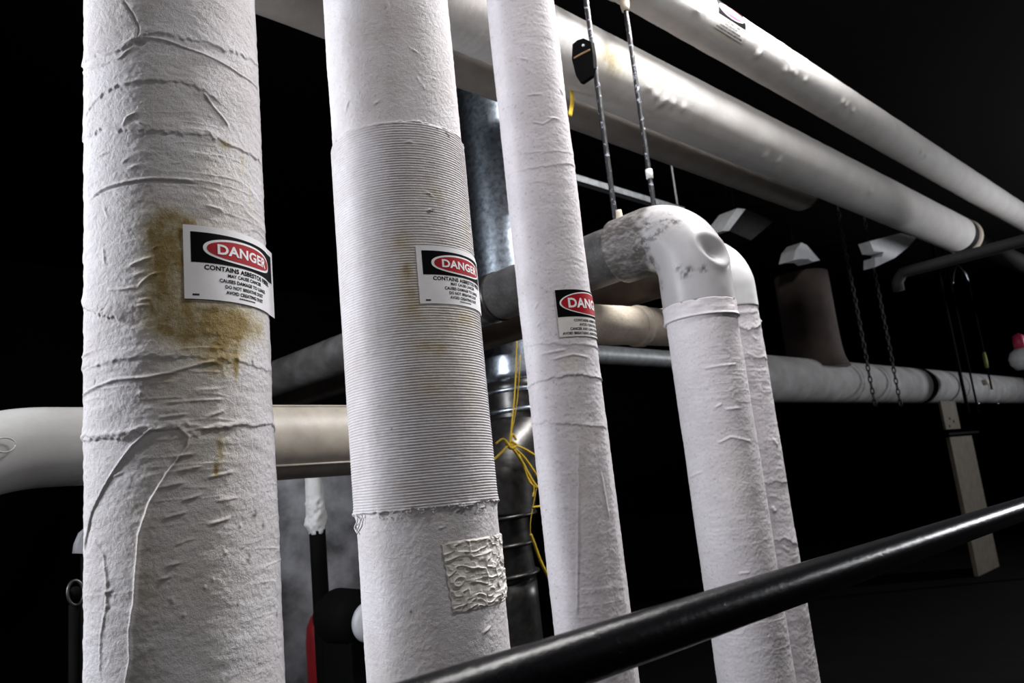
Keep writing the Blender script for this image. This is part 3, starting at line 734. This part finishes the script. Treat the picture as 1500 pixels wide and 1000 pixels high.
def dispA(V): return .0016 * fbm(V, (10, 10, 10), 3, 3) + bumps(V, pts, .008, .022) + .0004 * np.sin(V[:, 0] * 2 * math.pi / .009)
stA = [(xskin(*q, YA, ZA, RA), a) for q, a in (((890, 80), .5), ((900, 88), .3), ((950, 100), .28), ((905, 105), .25), ((880, 95), .2), ((960, 120), .22))]
def stainA(V):
    o = np.zeros(len(V))
    for q, a in stA: o += a * np.exp(-(np.linalg.norm((V - q) * np.array([.6, 1, 1]), axis=1) / .05) ** 2)
    return o * (.7 + .5 * fbm(V, 25, 5, 2))
xpipe(rA, 'canvas_jacket', YA, ZA, RA, X0, XEND, M['canvas_far'], dispA, {'stain': stainA, 'grime': lambda V: 0 * V[:, 0]}, 900)
link('end_band', sweep('end_band', seg_path((XEND, YA, ZA), (XEND + .14, YA, ZA), 6), RA * .97, 64), M['black'], rA)
link('end_ring', sweep('end_ring', seg_path((XEND + .14, YA, ZA), (XEND + .26, YA, ZA), 4), [RA * .97, RA * 1.03, RA * 1.03, RA * .9], 64), M['canvas_beige'], rA)
link('buried_run', sweep('buried_run', seg_path((XEND + .25, YA, ZA), (X1, YA, ZA), 8), RA * .6, 40), M['black'], rA)

YB, ZB, RB = 1.72, 3.755, .1155
rB = thing('insulated_pipe', 'topmost white overhead pipe at the upper right, carrying a small faded danger label', 'pipe', (0, YB, ZB - RB), 'overhead pipes')
ptsB = [xskin(*q, YB, ZB, RB) for q in ((1108, 82), (1112, 78), (1150, 104), (1165, 110), (1180, 118), (1240, 155), (1250, 163), (1350, 222), (1357, 228), (1020, 15), (1235, 150), (1160, 104))]
def dispB(V):
    left = 1 / (1 + np.exp((V[:, 0] - 3.45) / .02))
    return .0018 * fbm(V, 12, 13, 3) + bumps(V, ptsB, .007, .018) + left * .0013 * np.sin(V[:, 0] * 2 * math.pi / .010)
stB = [(xskin(*q, YB, ZB, RB), a) for q, a in (((1070, 52), .5), ((1085, 60), .3), ((1060, 48), .4), ((1040, 50), .25))]
def stainB(V):
    o = np.zeros(len(V))
    for q, a in stB: o += a * np.exp(-(np.linalg.norm(V - q, axis=1) / .03) ** 2)
    return o
xpipe(rB, 'canvas_jacket', YB, ZB, RB, X0, X1, M['canvas_far'], dispB, {'stain': stainB, 'grime': lambda V: 0 * V[:, 0]}, 1500)
# small label on its side
a0 = xskin(1050, 27, YB, ZB, RB); a1 = xskin(1089, 56, YB, ZB, RB)
HB = .15; WB = a1[0] - a0[0]
# angle measured around the pipe from straight towards the camera side (-Y), positive upwards
thb = math.atan2(a1[2] - ZB, -(a1[1] - YB)) - .22
def bwrap(uq, vq, off):
    th = thb + vq / RB
    return np.array([a0[0] + uq, YB - (RB + off + .003) * math.cos(th), ZB + (RB + off + .003) * math.sin(th)])
danger_label(rB, bwrap, WB, HB, 'plain', 'small faded danger label', red='sign_faded')

YC, ZCC, RC = 2.40, 3.606, .16
rC = thing('insulated_pipe', 'shaded brownish overhead pipe tucked beneath and behind the thick white one', 'pipe', (0, YC, ZCC - RC), 'overhead pipes')
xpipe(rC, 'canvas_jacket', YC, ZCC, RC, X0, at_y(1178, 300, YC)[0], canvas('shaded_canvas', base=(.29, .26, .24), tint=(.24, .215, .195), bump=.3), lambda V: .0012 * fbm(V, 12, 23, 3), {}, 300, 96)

# ------------------------------------------------------------------ hanger rods
def rod(x, y, zb, zt, label, collar=None):
    r = thing('hanger_rod', label, 'rod', (x, y, zb), 'hanger rods')
    me = sweep('rod', seg_path((x, y, zb), (x, y, zt), 160), .0102, 14, lambda V: .0012 * fbm(V, 60, 5, 2))
    link('rod', me, M['rod'], r)
    # pipe clamp strap round the overhead pipe
    t = np.linspace(0, 2 * math.pi, 60)
    ring = np.stack([np.full(60, x), YB + (RB + .006) * np.cos(t), ZB + (RB + .006) * np.sin(t)], -1)
    V = []
    for sgn in (-1, 1):
        for q in ring: V.append(q + np.array([sgn * .02, 0, 0]))
    link('clamp_strap', grid_mesh('clamp_strap', np.array(V), 2, 60, True), M['canvas_far'], r)
    link('eye_nut', lathe('eye_nut', [(.001, 0), (.016, .0), (.019, .02), (.022, .05), (.026, .075), (.001, .08)], (x, y, ZB - RB - .075), 'Z', 18), M['canvas_beige'], r)
    if collar:
        link('collar', lathe('collar', [(.009, 0), (.0145, .003), (.0145, .040), (.009, .043)], (x, y, collar), 'Z', 16), M['wool'], r)
    return r
q1 = at_x(908, 318, 2.288)
rod(2.288, YB - .02, ZE + .10, ZB - RB, 'chipped black hanger rod with black tag, nearer to the slim upright pipe')
q2 = at_y(952, 262, YB)
rod(2.585, YB + .0, ZE2 + .088, ZB - RB, 'chipped black hanger rod with white collar near its foot, dropping behind the elbow', collar=q2[2])

# black tag hooked on the first rod
tg = thing('tag', 'black angular plate tag with a punched hole hooked on the left hanger rod', 'tag', tuple(at_x(857, 90, 2.288)))
yt = YB - .02
poly = [at_x(*q, 2.275) for q in ((841, 66), (848, 60), (857, 57), (868, 62), (871, 80), (872, 100), (869, 112), (853, 123), (846, 112), (840, 88))]
bm = bmesh.new()
fr = [bm.verts.new(Vector(q) + Vector((-.010, 0, 0))) for q in poly]; bk = [bm.verts.new(Vector(q) + Vector((.010, 0, 0))) for q in poly]
bm.faces.new(fr); bm.faces.new(list(reversed(bk)))
for i in range(len(poly)): bm.faces.new([fr[i], bk[i], bk[(i + 1) % len(poly)], fr[(i + 1) % len(poly)]])
link('plate', bm_mesh('plate', bm), M['black'], tg, smooth=False)
hc = at_x(854.5, 66.5, 2.262)
link('hole_rivet', lathe('hole_rivet', [(.0005, -.004), (.0045, -.004), (.0045, .003), (.0005, .003)], tuple(hc), 'X', 16), M['sign_white'], tg, label='white rivet')
pth = [at_x(*q, 2.262) for q in ((841, 85), (852, 79), (864, 73))]
link('strip', sweep('strip', smooth_path(pth, 6), .004, 8), plain('brown_leather', (.28, .16, .08), .6), tg, label='brown strip')

# yellow strap beside pipe three
pth = [at_y(*q, 2.02) for q in ((833, 128), (835, 138), (835, 150), (832, 168))]
P = np.array(pth); V = []
for q in smooth_path(P, 6): V += [q, q + np.array([.022, 0, -.004])]
me = grid_mesh('yellow_strap', np.array(V), len(V) // 2, 2)
o = link('yellow_strap', me, M['yellow'], label='short yellow strap hanging under the overhead pipe beside the slim pipe', cat='strap')
md = o.modifiers.new('thick', 'SOLIDIFY'); md.thickness = .003

# ------------------------------------------------------------------ railing in front
YR, ZR, RR = .639, 1.409, .030
rr = thing('handrail', 'glossy black round handrail crossing the lower right in front of the pipes', 'railing', (3.2, YR, 0))
nR = 700
me = sweep('top_rail', seg_path((.35, YR, ZR), (9.5, YR, ZR), nR), RR, 48, lambda V: .0003 * fbm(V, 25, 3, 2))
link('top_rail', me, M['black_paint'], rr)
for xx in (.42, 9.3):
    link('post', sweep('post', seg_path((xx, YR, 0), (xx, YR, ZR - RR * .6), 6), .026, 24), M['black_paint'], rr)

# ------------------------------------------------------------------ left horizontal pipe
YL, ZL, RL = 2.65, 1.862, .136
rL = thing('insulated_pipe', 'low beige-white horizontal pipe passing behind the thickest upright pipe, with smooth elbow at left', 'pipe', (1.0, YL, 0), 'low horizontal pipes')
xl = .62
bl = .62
cover = np.vstack([seg_path((1.14, YL, ZL + .010), (xl, YL, ZL + .010), 20)[:-1], elbow_path((xl - bl, YL, ZL + .010), (-1, 0, 0), (0, 0, -1), bl, 36)])
link('elbow_cover', sweep('elbow_cover', cover, .119, 90, lambda V: .001 * fbm(V, 8, 3, 2)), M['pvc_plain'], rL)
link('straight_run', sweep('straight_run', seg_path((1.13, YL, ZL), (2.05, YL, ZL), 60), RL, 90, lambda V: .0008 * fbm(V, 9, 7, 2)), M['beige_metal'], rL, label='beige sheet-covered run')
link('lap_seam', sweep('lap_seam', [(1.12, YL - RL * .45, ZL + RL * .905), (1.6, YL - RL * .45, ZL + RL * .905), (2.05, YL - RL * .45, ZL + RL * .905)], .004, 8), M['beige_metal'], rL)
link('lap_seam', sweep('lap_seam', [(1.12, YL - RL * .76, ZL - RL * .68), (1.6, YL - RL * .76, ZL - RL * .68), (2.05, YL - RL * .76, ZL - RL * .68)], .005, 8), M['beige_metal'], rL)
link('down_leg', sweep('down_leg', seg_path((xl - bl, YL, ZL - bl + .01), (xl - bl, YL, 0), 20), .117, 60), M['pvc_plain'], rL)
link('far_leg', sweep('far_leg', np.vstack([seg_path((2.0, YL, ZL), (2.04, YL, ZL), 3)[:-1], elbow_path((2.17, YL, ZL), (1, 0, 0), (0, 0, -1), .14, 16), seg_path((2.17, YL, ZL - .15), (2.17, YL, 0), 6)]), RL - .003, 48), M['beige_metal'], rL)
# embossed mark on the elbow cover
em = VPipe(0, 0, 1)
qa = at_y(6, 652, YL - .119 - .004)
link('embossed_mark', sweep('embossed_mark', np.array([qa + np.array([.026 * math.cos(t), -.006, .020 * math.sin(t)]) for t in np.linspace(0, 2 * math.pi, 40)]), .0022, 8), M['pvc_plain'], rL)

# ------------------------------------------------------------------ galvanised duct behind pipes two and three
dcx, dcy = 2.96, 2.98
RD = .205
rD = thing('round_duct', 'shiny galvanised round duct seen in the gap between the ribbed pipe and the slim pipe', 'duct', (dcx, dcy, 0))
zj = at_y(735, 560, dcy)[2]
link('duct_section', sweep('duct_section', seg_path((dcx, dcy, zj), (dcx, dcy, ZC), 60), RD, 72, lambda V: .0012 * fbm(V, 6, 3, 2)), M['galv'], rD)
def band(zv, nm='joint_band', h=.03, ex=.012):
    link(nm, lathe(nm, [(RD - .01, -h), (RD + ex, -h), (RD + ex * 1.3, 0), (RD + ex, h), (RD - .01, h)], (dcx, dcy, zv), 'Z', 64), M['galv'], rD)
band(at_y(740, 575, dcy)[2], h=.010); band(at_y(740, 604, dcy)[2], h=.012)
zk = at_y(745, 640, dcy)[2]
link('coupling', sweep('coupling', seg_path((dcx, dcy, zj + .005), (dcx, dcy, zk), 8), RD * .985, 72), M['dark_metal'], rD)
# offset elbows below the string knot
def dp(px, py): return at_y(px, py, dcy - .02)
cp = [dp(742, 640), dp(735, 690), dp(726, 740), dp(730, 790), dp(742, 850)]
cp[0][0] = dcx
pth = smooth_path(cp, 14)
link('dark_elbow', sweep('dark_elbow', pth[:34], np.full(34, .20), 64, lambda V: .001 * fbm(V, 8, 8, 2)), M['dark_metal'], rD, label='dark oily upper elbow')
link('dark_elbow', sweep('dark_elbow', pth[32:], np.linspace(.165, .15, len(pth) - 32), 64, lambda V: .001 * fbm(V, 8, 9, 2)), M['dark_metal'], rD, label='dark oily lower elbow')
e0 = pth[32]; e1 = pth[-1]
for q, rq in ((pth[33], .20), (pth[44], .172), (pth[-3], .165)):
    T = _n(pth[40] - pth[38])
    link('elbow_rib', sweep('elbow_rib', np.array([q - T * .012, q - T * .006, q + T * .006, q + T * .012]), [rq * .95, rq * 1.04, rq * 1.04, rq * .95], 56), M['dark_metal'], rD)
link('lower_duct', sweep('lower_duct', seg_path(e1 + np.array([0, 0, .02]), (e1[0], e1[1], 0), 12), .15, 56), M['dark_metal'], rD)

# yellow string tied round it
def sp(px, py, o=.26): return at_y(px, py, dcy - o)
kn = (746, 650)
ST = []
def strand(pts, rad=.006, o=.27, n=8):
    ST.append(sweep('s', smooth_path([sp(*q, o) for q in pts], n), rad, 8, lambda V: .0008 * vnoise(V, 120, 3)))
strand([(757, 497), (755, 560), (750, 620), kn], .004)
strand([(762, 520), (757, 590), kn], .003)
strand([kn, (735, 662), (722, 674), (712, 682)])
strand([kn, (765, 656), (786, 668), (800, 676)])
strand([kn, (762, 672), (772, 690), (781, 706), (790, 716)], .007)
strand([(752, 655), (768, 670), (782, 690), (792, 705)], .006)
strand([(760, 665), (768, 685), (775, 705), (786, 714)], .005)
strand([(774, 700), (782, 715), (780, 728)], .004)
strand([kn, (736, 643), (726, 650)], .005); strand([kn, (750, 636), (756, 644)], .006); strand([(740, 646), (748, 656), (756, 652), (748, 646)], .009)
strand([(786, 714), (781, 740), (777, 765), (777, 782)], .002)
strand([(777, 782), (784, 800), (792, 822), (804, 846)], .007)
strand([(780, 743), (792, 741)], .005, n=4)
TV = []; TF = []
for me in ST:
    n0 = len(TV); TV += [tuple(v.co) for v in me.vertices]; TF += [[i + n0 for i in q.vertices] for q in me.polygons]; bpy.data.meshes.remove(me)
link('yellow_string', raw_mesh('yellow_string', TV, TF), M['yellow'], label='yellow string knotted in front of the dark duct joint with dangling ends', cat='string')

# ------------------------------------------------------------------ grey tank behind the low pipe
tx, ty = at_y(440, 800, 4.6)[0], 4.9
rT = thing('tank', 'mottled grey upright tank behind the low pipe, seen between the two thick pipes', 'tank', (tx, ty, 0))
ztk = at_y(450, 665, ty - .6)[2]
RT = .92
link('shell', lathe('shell', [(.001, 0), (RT, 0), (RT, ztk - .12), (RT * .985, ztk - .06), (RT * .93, ztk - .02), (RT * .8, ztk), (.001, ztk + .02)], (tx, ty, 0), 'Z', 96), M['tank'], rT)

# upright dark drain pipe with frayed white wool lagging
dx = at_y(466, 800, 3.55)
rW = thing('drain_pipe', 'thin upright black pipe with frayed white wool lagging at its top, under the low pipe', 'pipe', (dx[0], 3.55, 0))
zw0 = at_y(466, 782, 3.55)[2]; zw1 = at_y(466, 690, 3.55)[2]
link('bare_pipe', sweep('bare_pipe', seg_path((dx[0], 3.55, 0), (dx[0], 3.55, zw0 + .05), 8), .040, 28), M['black'], rW)
link('wool_lagging', sweep('wool_lagging', seg_path((dx[0] - .004, 3.55, zw0), (dx[0] - .004, 3.55, zw1 + .25), 80), np.concatenate([np.linspace(.036, .05, 8), np.linspace(.05, .042, 30), np.full(42, .043)]), 40, lambda V: .014 * fbm(V, (45, 45, 40), 3, 3) * np.clip((zw0 + .22 - V[:, 2]) / .1, .15, 1)), M['wool'], rW, label='frayed white wool lagging')

# red cylinder beside it
qx = at_y(478, 960, 3.84)
zr = at_y(460, 895, 3.84)[2]
rE = thing('red_cylinder', 'dark red cylinder low down, mostly hidden behind the thin black pipe', 'cylinder', (qx[0], 3.84, 0))
link('body', lathe('body', [(.001, 0), (.10, 0), (.10, zr - .16), (.092, zr - .08), (.07, zr - .03), (.03, zr), (.001, zr)], (qx[0], 3.84, 0), 'Z', 40), M['red'], rE)
link('valve', lathe('valve', [(.001, zr - .01), (.02, zr - .01), (.02, zr + .05), (.001, zr + .05)], (qx[0], 3.84, 0), 'Z', 16), M['black'], rE)

# black pump drum with pale disc
pb = at_y(532, 905, 3.1)
rP = thing('pump_drum', 'round black drum with a pale end disc half hidden behind the ribbed pipe foot', 'pump', (pb[0], 3.1, 0))
link('casing', lathe('casing', [(.001, -.12), (.09, -.115), (.120, -.08), (.125, .1), (.09, .18), (.001, .2)], (pb[0], 3.1 + .10, pb[2]), 'Y', 48), M['black'], rP)
link('end_disc', lathe('end_disc', [(.001, -.02), (.075, -.018), (.085, -.005), (.085, .02), (.001, .022)], (pb[0] - .055, 2.95, pb[2]), 'Y', 48), M['white_paint'], rP)
bm = bmesh.new(); bm_box(bm, (pb[0] - .07, 3.10, 0), (pb[0] + .12, 3.34, pb[2] - .09), .01)
link('pedestal', bm_mesh('pedestal', bm), M['black'], rP, smooth=False)

# gauge with glossy rim, left
gq = at_y(111, 868, 3.2)
rG = thing('gauge', 'small dark round gauge with a glinting rim left of the thickest pipe, low down', 'gauge', (gq[0], 3.2, 0))
link('rim', sweep('rim', np.array([gq + np.array([.026 * math.cos(t), .012 * math.sin(t), .042 * math.sin(t)]) for t in np.linspace(0, 2 * math.pi, 48)]), .006, 10), M['dark_metal'], rG)
link('dial', lathe('dial', [(.001, 0), (.022, 0), (.022, .02), (.001, .02)], (gq[0], 3.2, gq[2]), 'Y', 32), M['black'], rG)
link('stem', sweep('stem', seg_path((gq[0], 3.22, 0), (gq[0], 3.22, gq[2] - .04), 4), .018, 14), M['black'], rG)
# pale hood next to it
def slab(name, pxs, y, th, mat, label=None, cat=None, parent=None, group=None, stand=False):
    fr_ = [at_y(*q, y) for q in pxs]; bk_ = [q + np.array([0, th, 0]) for q in fr_]
    bm = bmesh.new(); a = [bm.verts.new(Vector(q)) for q in fr_]; b = [bm.verts.new(Vector(q)) for q in bk_]
    bm.faces.new(a); bm.faces.new(list(reversed(b)))
    for i in range(len(a)): bm.faces.new([a[i], b[i], b[(i + 1) % len(a)], a[(i + 1) % len(a)]])
    F_ = np.array(fr_); top = F_[F_[:, 2].argmax()]; low = F_[F_[:, 2].argmin()]
    root = thing(name, label, cat, tuple(low), group)
    link('sheet', bm_mesh('sheet', bm), mat, root, smooth=False)
    x, yy = top[0] + .01, y + th * .6
    if stand: link('stand', sweep('stand', seg_path((F_[:, 0].mean(), yy, 0), (F_[:, 0].mean(), yy, F_[:, 2].mean()), 4), .02, 12), M['black'], root)
    else: link('hanger', sweep('hanger', seg_path((x, yy, top[2] - .04), (x, yy, ZC), 4), .006, 8), M['black'], root)
    return root
slab('sheet_hood', [(112, 810), (114, 796), (121, 780), (150, 755), (150, 812)], 3.6, .06, M['tank'], 'grey triangular sheet hood peeking out left of the thickest pipe', 'hood', stand=True)

# ------------------------------------------------------------------ strut channel and small rod
s0 = at_y(820, 254, 3.2); s1 = at_y(1003, 306, 3.2)
zs = (s0[2] + s1[2]) / 2
bm = bmesh.new()
bm_box(bm, (s0[0] - .4, 3.2, zs - .028), (s1[0], 3.205, zs + .028))
bm_box(bm, (s0[0] - .4, 3.2, zs + .022), (s1[0], 3.245, zs + .028)); bm_box(bm, (s0[0] - .4, 3.2, zs - .028), (s1[0], 3.245, zs - .022))
rS = thing('strut_channel', 'pale metal strut channel under the shaded overhead pipe, behind the hanger rods', 'strut', (s0[0], 3.2, zs - .03))
link('channel', bm_mesh('channel', bm), M['strut'], rS, smooth=False)
for xx in (s0[0] - .2, s1[0] - .05):
    link('support_rod', sweep('support_rod', seg_path((xx, 3.23, zs - .02), (xx, 3.23, ZC), 4), .008, 10), M['strut'], rS)

# ------------------------------------------------------------------ beige and pale pipes behind the elbow pipe
b0 = at_z(800, 472, 2.20); b1 = at_z(1090, 484, 2.20)
rb = thing('insulated_pipe', 'short beige canvas pipe showing behind the upright elbow pipe, under the brown run', 'pipe', (b0[0], b0[1], 2.13), 'background pipes')
dv = _n(b1 - b0)
link('canvas_jacket', sweep('canvas_jacket', seg_path(b0, b1, 120), .078, 64, lambda V: .003 * fbm(V, 18, 3, 3)), M['canvas_beige'], rb)
jm = b0 + (b1 - b0) * .42
link('joint_band', sweep('joint_band', np.array([jm - dv * .02, jm - dv * .019, jm + dv * .019, jm + dv * .02]), [.075, .084, .084, .075], 64), M['canvas_beige'], rb)

YD, ZD, RDD = 3.47, 2.365, .22
xd0 = at_y(1045, 540, YD)[0]
rDp = thing('insulated_pipe', 'wide dim grey-white pipe low in the right background, with chains in front', 'pipe', (xd0, YD, ZD - RDD), 'background pipes')
xpipe(rDp, 'canvas_jacket', YD, ZD, RDD, xd0, X1 - .04, M['canvas_grey'], lambda V: .002 * fbm(V, 8, 3, 2), {'stain': lambda V: 0 * V[:, 0], 'grime': lambda V: .35 * np.clip(.5 + fbm(V, 5, 6, 2), 0, 1)}, 200, 80)
for (px, wd) in ((1368, .16),):
    xx = at_y(px, 565, YD - RDD)[0]
    link('dark_band', sweep('dark_band', np.array([(xx, YD, ZD), (xx + wd, YD, ZD)]), RDD + .006, 64), M['black'], rDp)

sl0 = at_y(790, 508, 3.0); sl1 = at_y(1030, 526, 3.0)
rs_ = thing('insulated_pipe', 'slim bluish pipe just below the beige canvas pipe, between the slim upright and elbow pipes', 'pipe', (sl0[0], 3.0, sl0[2] - .055), 'background pipes')
zsl = at_y(920, 522, 3.0)[2]
link('straight_run', sweep('straight_run', seg_path((sl0[0], 3.0, zsl), (sl1[0], 3.0, zsl), 40), .058, 40, lambda V: .001 * fbm(V, 9, 3, 2)), M['strut'], rs_)
# chains
def chain(px, y0, y1, label):
    yv = YD - RDD - .06
    a = at_y(px, y0, yv); b = at_y(px + 9, y1, yv)
    root = thing('chain', label, 'chain', (a[0], yv, b[2]), 'hanging chains')
    TV = []; TF = []; L = .060; zz = ZC; k = 0
    while zz > b[2]:
        t = np.linspace(0, 2 * math.pi, 20, endpoint=True)
        ax = np.array([1, 0, 0]) if k % 2 == 0 else np.array([0, 1, 0])
        P = np.array([np.array([a[0], yv, zz]) + ax * .016 * math.cos(q) + np.array([0, 0, L * .62]) * math.sin(q) for q in t])
        me = sweep('l', P, .0075, 6, caps=False); n0 = len(TV)
        TV += [tuple(v.co) for v in me.vertices]; TF += [[i + n0 for i in q.vertices] for q in me.polygons]; bpy.data.meshes.remove(me)
        zz -= L; k += 1
    link('links', raw_mesh('links', TV, TF), M['chain'], root)
chain(1264, 500, 594, 'left one of two dark chains hanging before the dim background pipe')
chain(1299, 490, 592, 'right one of two dark chains hanging before the dim background pipe')
for px, lb in ((1411, 'left of two thin dark straps crossing the dim background pipe'), (1426, 'right of two thin dark straps crossing the dim background pipe')):
    a = at_y(px, 570, YD - RDD - .03)
    o = link('strap', sweep('strap', seg_path((a[0], YD - RDD - .03, at_y(px, 606, YD - RDD)[2]), (a[0], YD - RDD - .03, ZC), 6), .022 if px == 1411 else .014, 10), M['black'], label=lb, cat='strap', group='dark straps')

# brown branch rising out of that pipe
c0 = at_y(1146, 480, YD)[0]; c1 = at_y(1222, 480, YD)[0]; cr_ = (c1 - c0) / 2 * .45
zt_ = at_y(1190, 408, YD)[2]
zz_ = np.linspace(ZD + RDD * .55, zt_, 30)
link('branch', sweep('branch', np.array([(c1 - cr_ / .45, YD, q) for q in zz_]), cr_ + .06 * np.exp(-(zz_ - ZD - RDD * .55) / .09), 48), M['brown_dim'], rDp, label='dim brown upright branch')

# tan post with perforated bracket
yp = YD - .1
p0 = at_y(1389, 640, yp); p1 = at_y(1424, 640, yp)
rK = thing('support_post', 'dim tan post with a perforated bracket under the background pipe, right above the handrail', 'post', ((p0[0] + p1[0]) / 2, yp, 0))
bm = bmesh.new(); bm_box(bm, (p0[0] + .06, yp, 0), (p1[0], yp + .05, p0[2]), .006)
link('post', bm_mesh('post', bm), M['tan'], rK, smooth=False)
k0 = at_y(1385, 629, yp - .05); k1 = at_y(1402, 607, yp - .05)
bm = bmesh.new(); bm_box(bm, (k0[0], yp - .06, k0[2]), (k1[0], yp - .03, ZD - RDD + .01), .004)
link('bracket', bm_mesh('bracket', bm), M['tan'], rK, smooth=False)
for px, py in ((1391, 613), (1397, 617), (1391, 624)):
    q = at_y(px, py, yp - .062)
    link('bolt_hole', lathe('bolt_hole', [(.001, -.004), (.016, -.004), (.016, .006), (.001, .006)], tuple(q), 'Y', 14), M['black'], rK)
q = at_y(1388, 634, yp - .04); 
bm = bmesh.new(); bm_box(bm, (q[0] - .05, yp - .07, q[2] - .03), (p1[0] + .1, yp + .01, q[2]), .004)
link('shelf_angle', bm_mesh('shelf_angle', bm), M['black'], rK, smooth=False)

# valve with red handle at the far right edge
v0 = at_y(1498, 524, 2.45)
rV = thing('valve', 'white rounded valve body with red handle at the right edge above the background pipe', 'valve', (v0[0], v0[1], 0))
link('body', lathe('body', [(.001, -.15), (.09, -.14), (.14, -.07), (.15, 0), (.125, .07), (.07, .115), (.001, .12)], tuple(v0), 'Z', 40), M['white_paint'], rV)
hv = v0 + np.array([.03, 0, .22])
link('red_handle', sweep('red_handle', np.array([hv + np.array([-.02, 0, -.11]), hv + np.array([-.03, 0, -.02]), hv + np.array([-.02, 0, .05]), hv + np.array([0, 0, .075])]), [.065, .07, .06, .02], 20), M['sign_faded'], rV, label='red handle')
link('stem', sweep('stem', seg_path((v0[0], v0[1], 0), v0 + np.array([0, 0, -.1]), 4), .04, 16), M['black'], rV)
# rod with green tape
gy = YD - RDD - .025
ga = at_y(1441, 516, gy); gb = at_y(1441, 538, gy)
rTp = thing('hanger_rod', 'thin dark rod with dull green tape, near the red valve handle', 'rod', (ga[0], gy, ZD), 'background rods')
link('rod', sweep('rod', seg_path((ga[0], gy, ZD - .05), (ga[0], gy, ZC), 4), .014, 10), M['black'], rTp)
link('green_tape', sweep('green_tape', seg_path((ga[0], gy, gb[2]), (ga[0], gy, ga[2]), 4), [.020, .026, .026, .02], 12), M['green'], rTp, label='dull green tape')
bq = at_y(1442, 560, YD - RDD - .01)
link('bolt_boss', lathe('bolt_boss', [(.001, -.05), (.03, -.05), (.04, -.02), (.04, .03), (.001, .03)], tuple(bq), 'Y', 20), M['canvas_beige'], label='small beige boss on the background pipe right of the straps', cat='fitting')
for px, py, lb in ((1436, 607, 'left of two tiny shiny bolts under the background pipe'), (1465, 606, 'right of two tiny shiny bolts under the background pipe')):
    q = at_y(px, py, YD - .1)
    q[2] = ZD - RDD - .01
    bmx = bmesh.new(); bmesh.ops.create_uvsphere(bmx, u_segments=14, v_segments=8, radius=.018)
    bmesh.ops.translate(bmx, verts=bmx.verts, vec=Vector(q)); link('bolt', bm_mesh('bolt', bmx), M['steel'], label=lb, cat='bolt', group='bolts')

# ------------------------------------------------------------------ slabs added for glimpses of a lit pale surface through gaps
slab('lit_glimpse', [(1058, 338), (1070, 318), (1080, 305), (1092, 306), (1068, 338)], 3.2, .18, M['white_paint'], 'bright slab for a glimpse of lit background just above the right elbow', 'plate', group='glimpses of lit background')
slab('sheet_duct', [(1068, 338), (1092, 306), (1120, 318), (1132, 325), (1100, 352)], 3.40, .3, M['dark_metal'], 'dark sloping sheet duct beside the bright slab above the right elbow', 'duct')  # shaded face beside the bright slab, its darkness put into the material
slab('lit_glimpse', [(1162, 381), (1166, 365), (1174, 355), (1182, 359), (1201, 381), (1190, 383), (1184, 379), (1172, 379)], 3.2, .15, M['white_paint'], 'small triangular slab for a glimpse of lit background, above the dim brown branch', 'plate', group='glimpses of lit background')
slab('lit_glimpse', [(1274, 353), (1320, 341), (1342, 348), (1330, 362), (1310, 378), (1282, 391), (1282, 377), (1292, 376), (1294, 369), (1280, 368)], 2.9, .12, M['white_paint'], 'dim notched slab for a glimpse of lit background below the end of the thick overhead pipe', 'plate', group='glimpses of lit background')
g0 = at_z(1312, 402, 3.05); g1 = at_z(1500, 352, 3.05)
rg = thing('conduit', 'dim grey slanting pipe in the dark at the right, under the overhead pipe ends', 'pipe', (g0[0], g0[1], 3.0), 'background pipes')
dv = g1 - g0
link('straight_run', sweep('straight_run', np.vstack([[g0 + np.array([0, 0, -.14])], [g0 + np.array([0, 0, -.07])], [g0 + dv * .03 + np.array([0, 0, -.03])], seg_path(g0 + dv * .06, g1 + dv * .4, 20)]), .045, 36), M['galv_dim'], rg)
# shackle
ys = 3.0
pth = [at_y(*q, ys) for q in ((1396, 415), (1397, 400), (1403, 389), (1411, 396), (1419, 412))]
rsh = thing('shackle', 'tiny bright steel shackle hanging in the dark below the slanting pipe', 'shackle', tuple(pth[0]))
link('bow', sweep('bow', smooth_path(pth, 8), .009, 12), M['steel'], rsh)
link('hanger', sweep('hanger', seg_path(pth[2] - np.array([0, 0, .005]), (pth[2][0], ys, ZC), 4), .008, 8), M['black'], rsh)
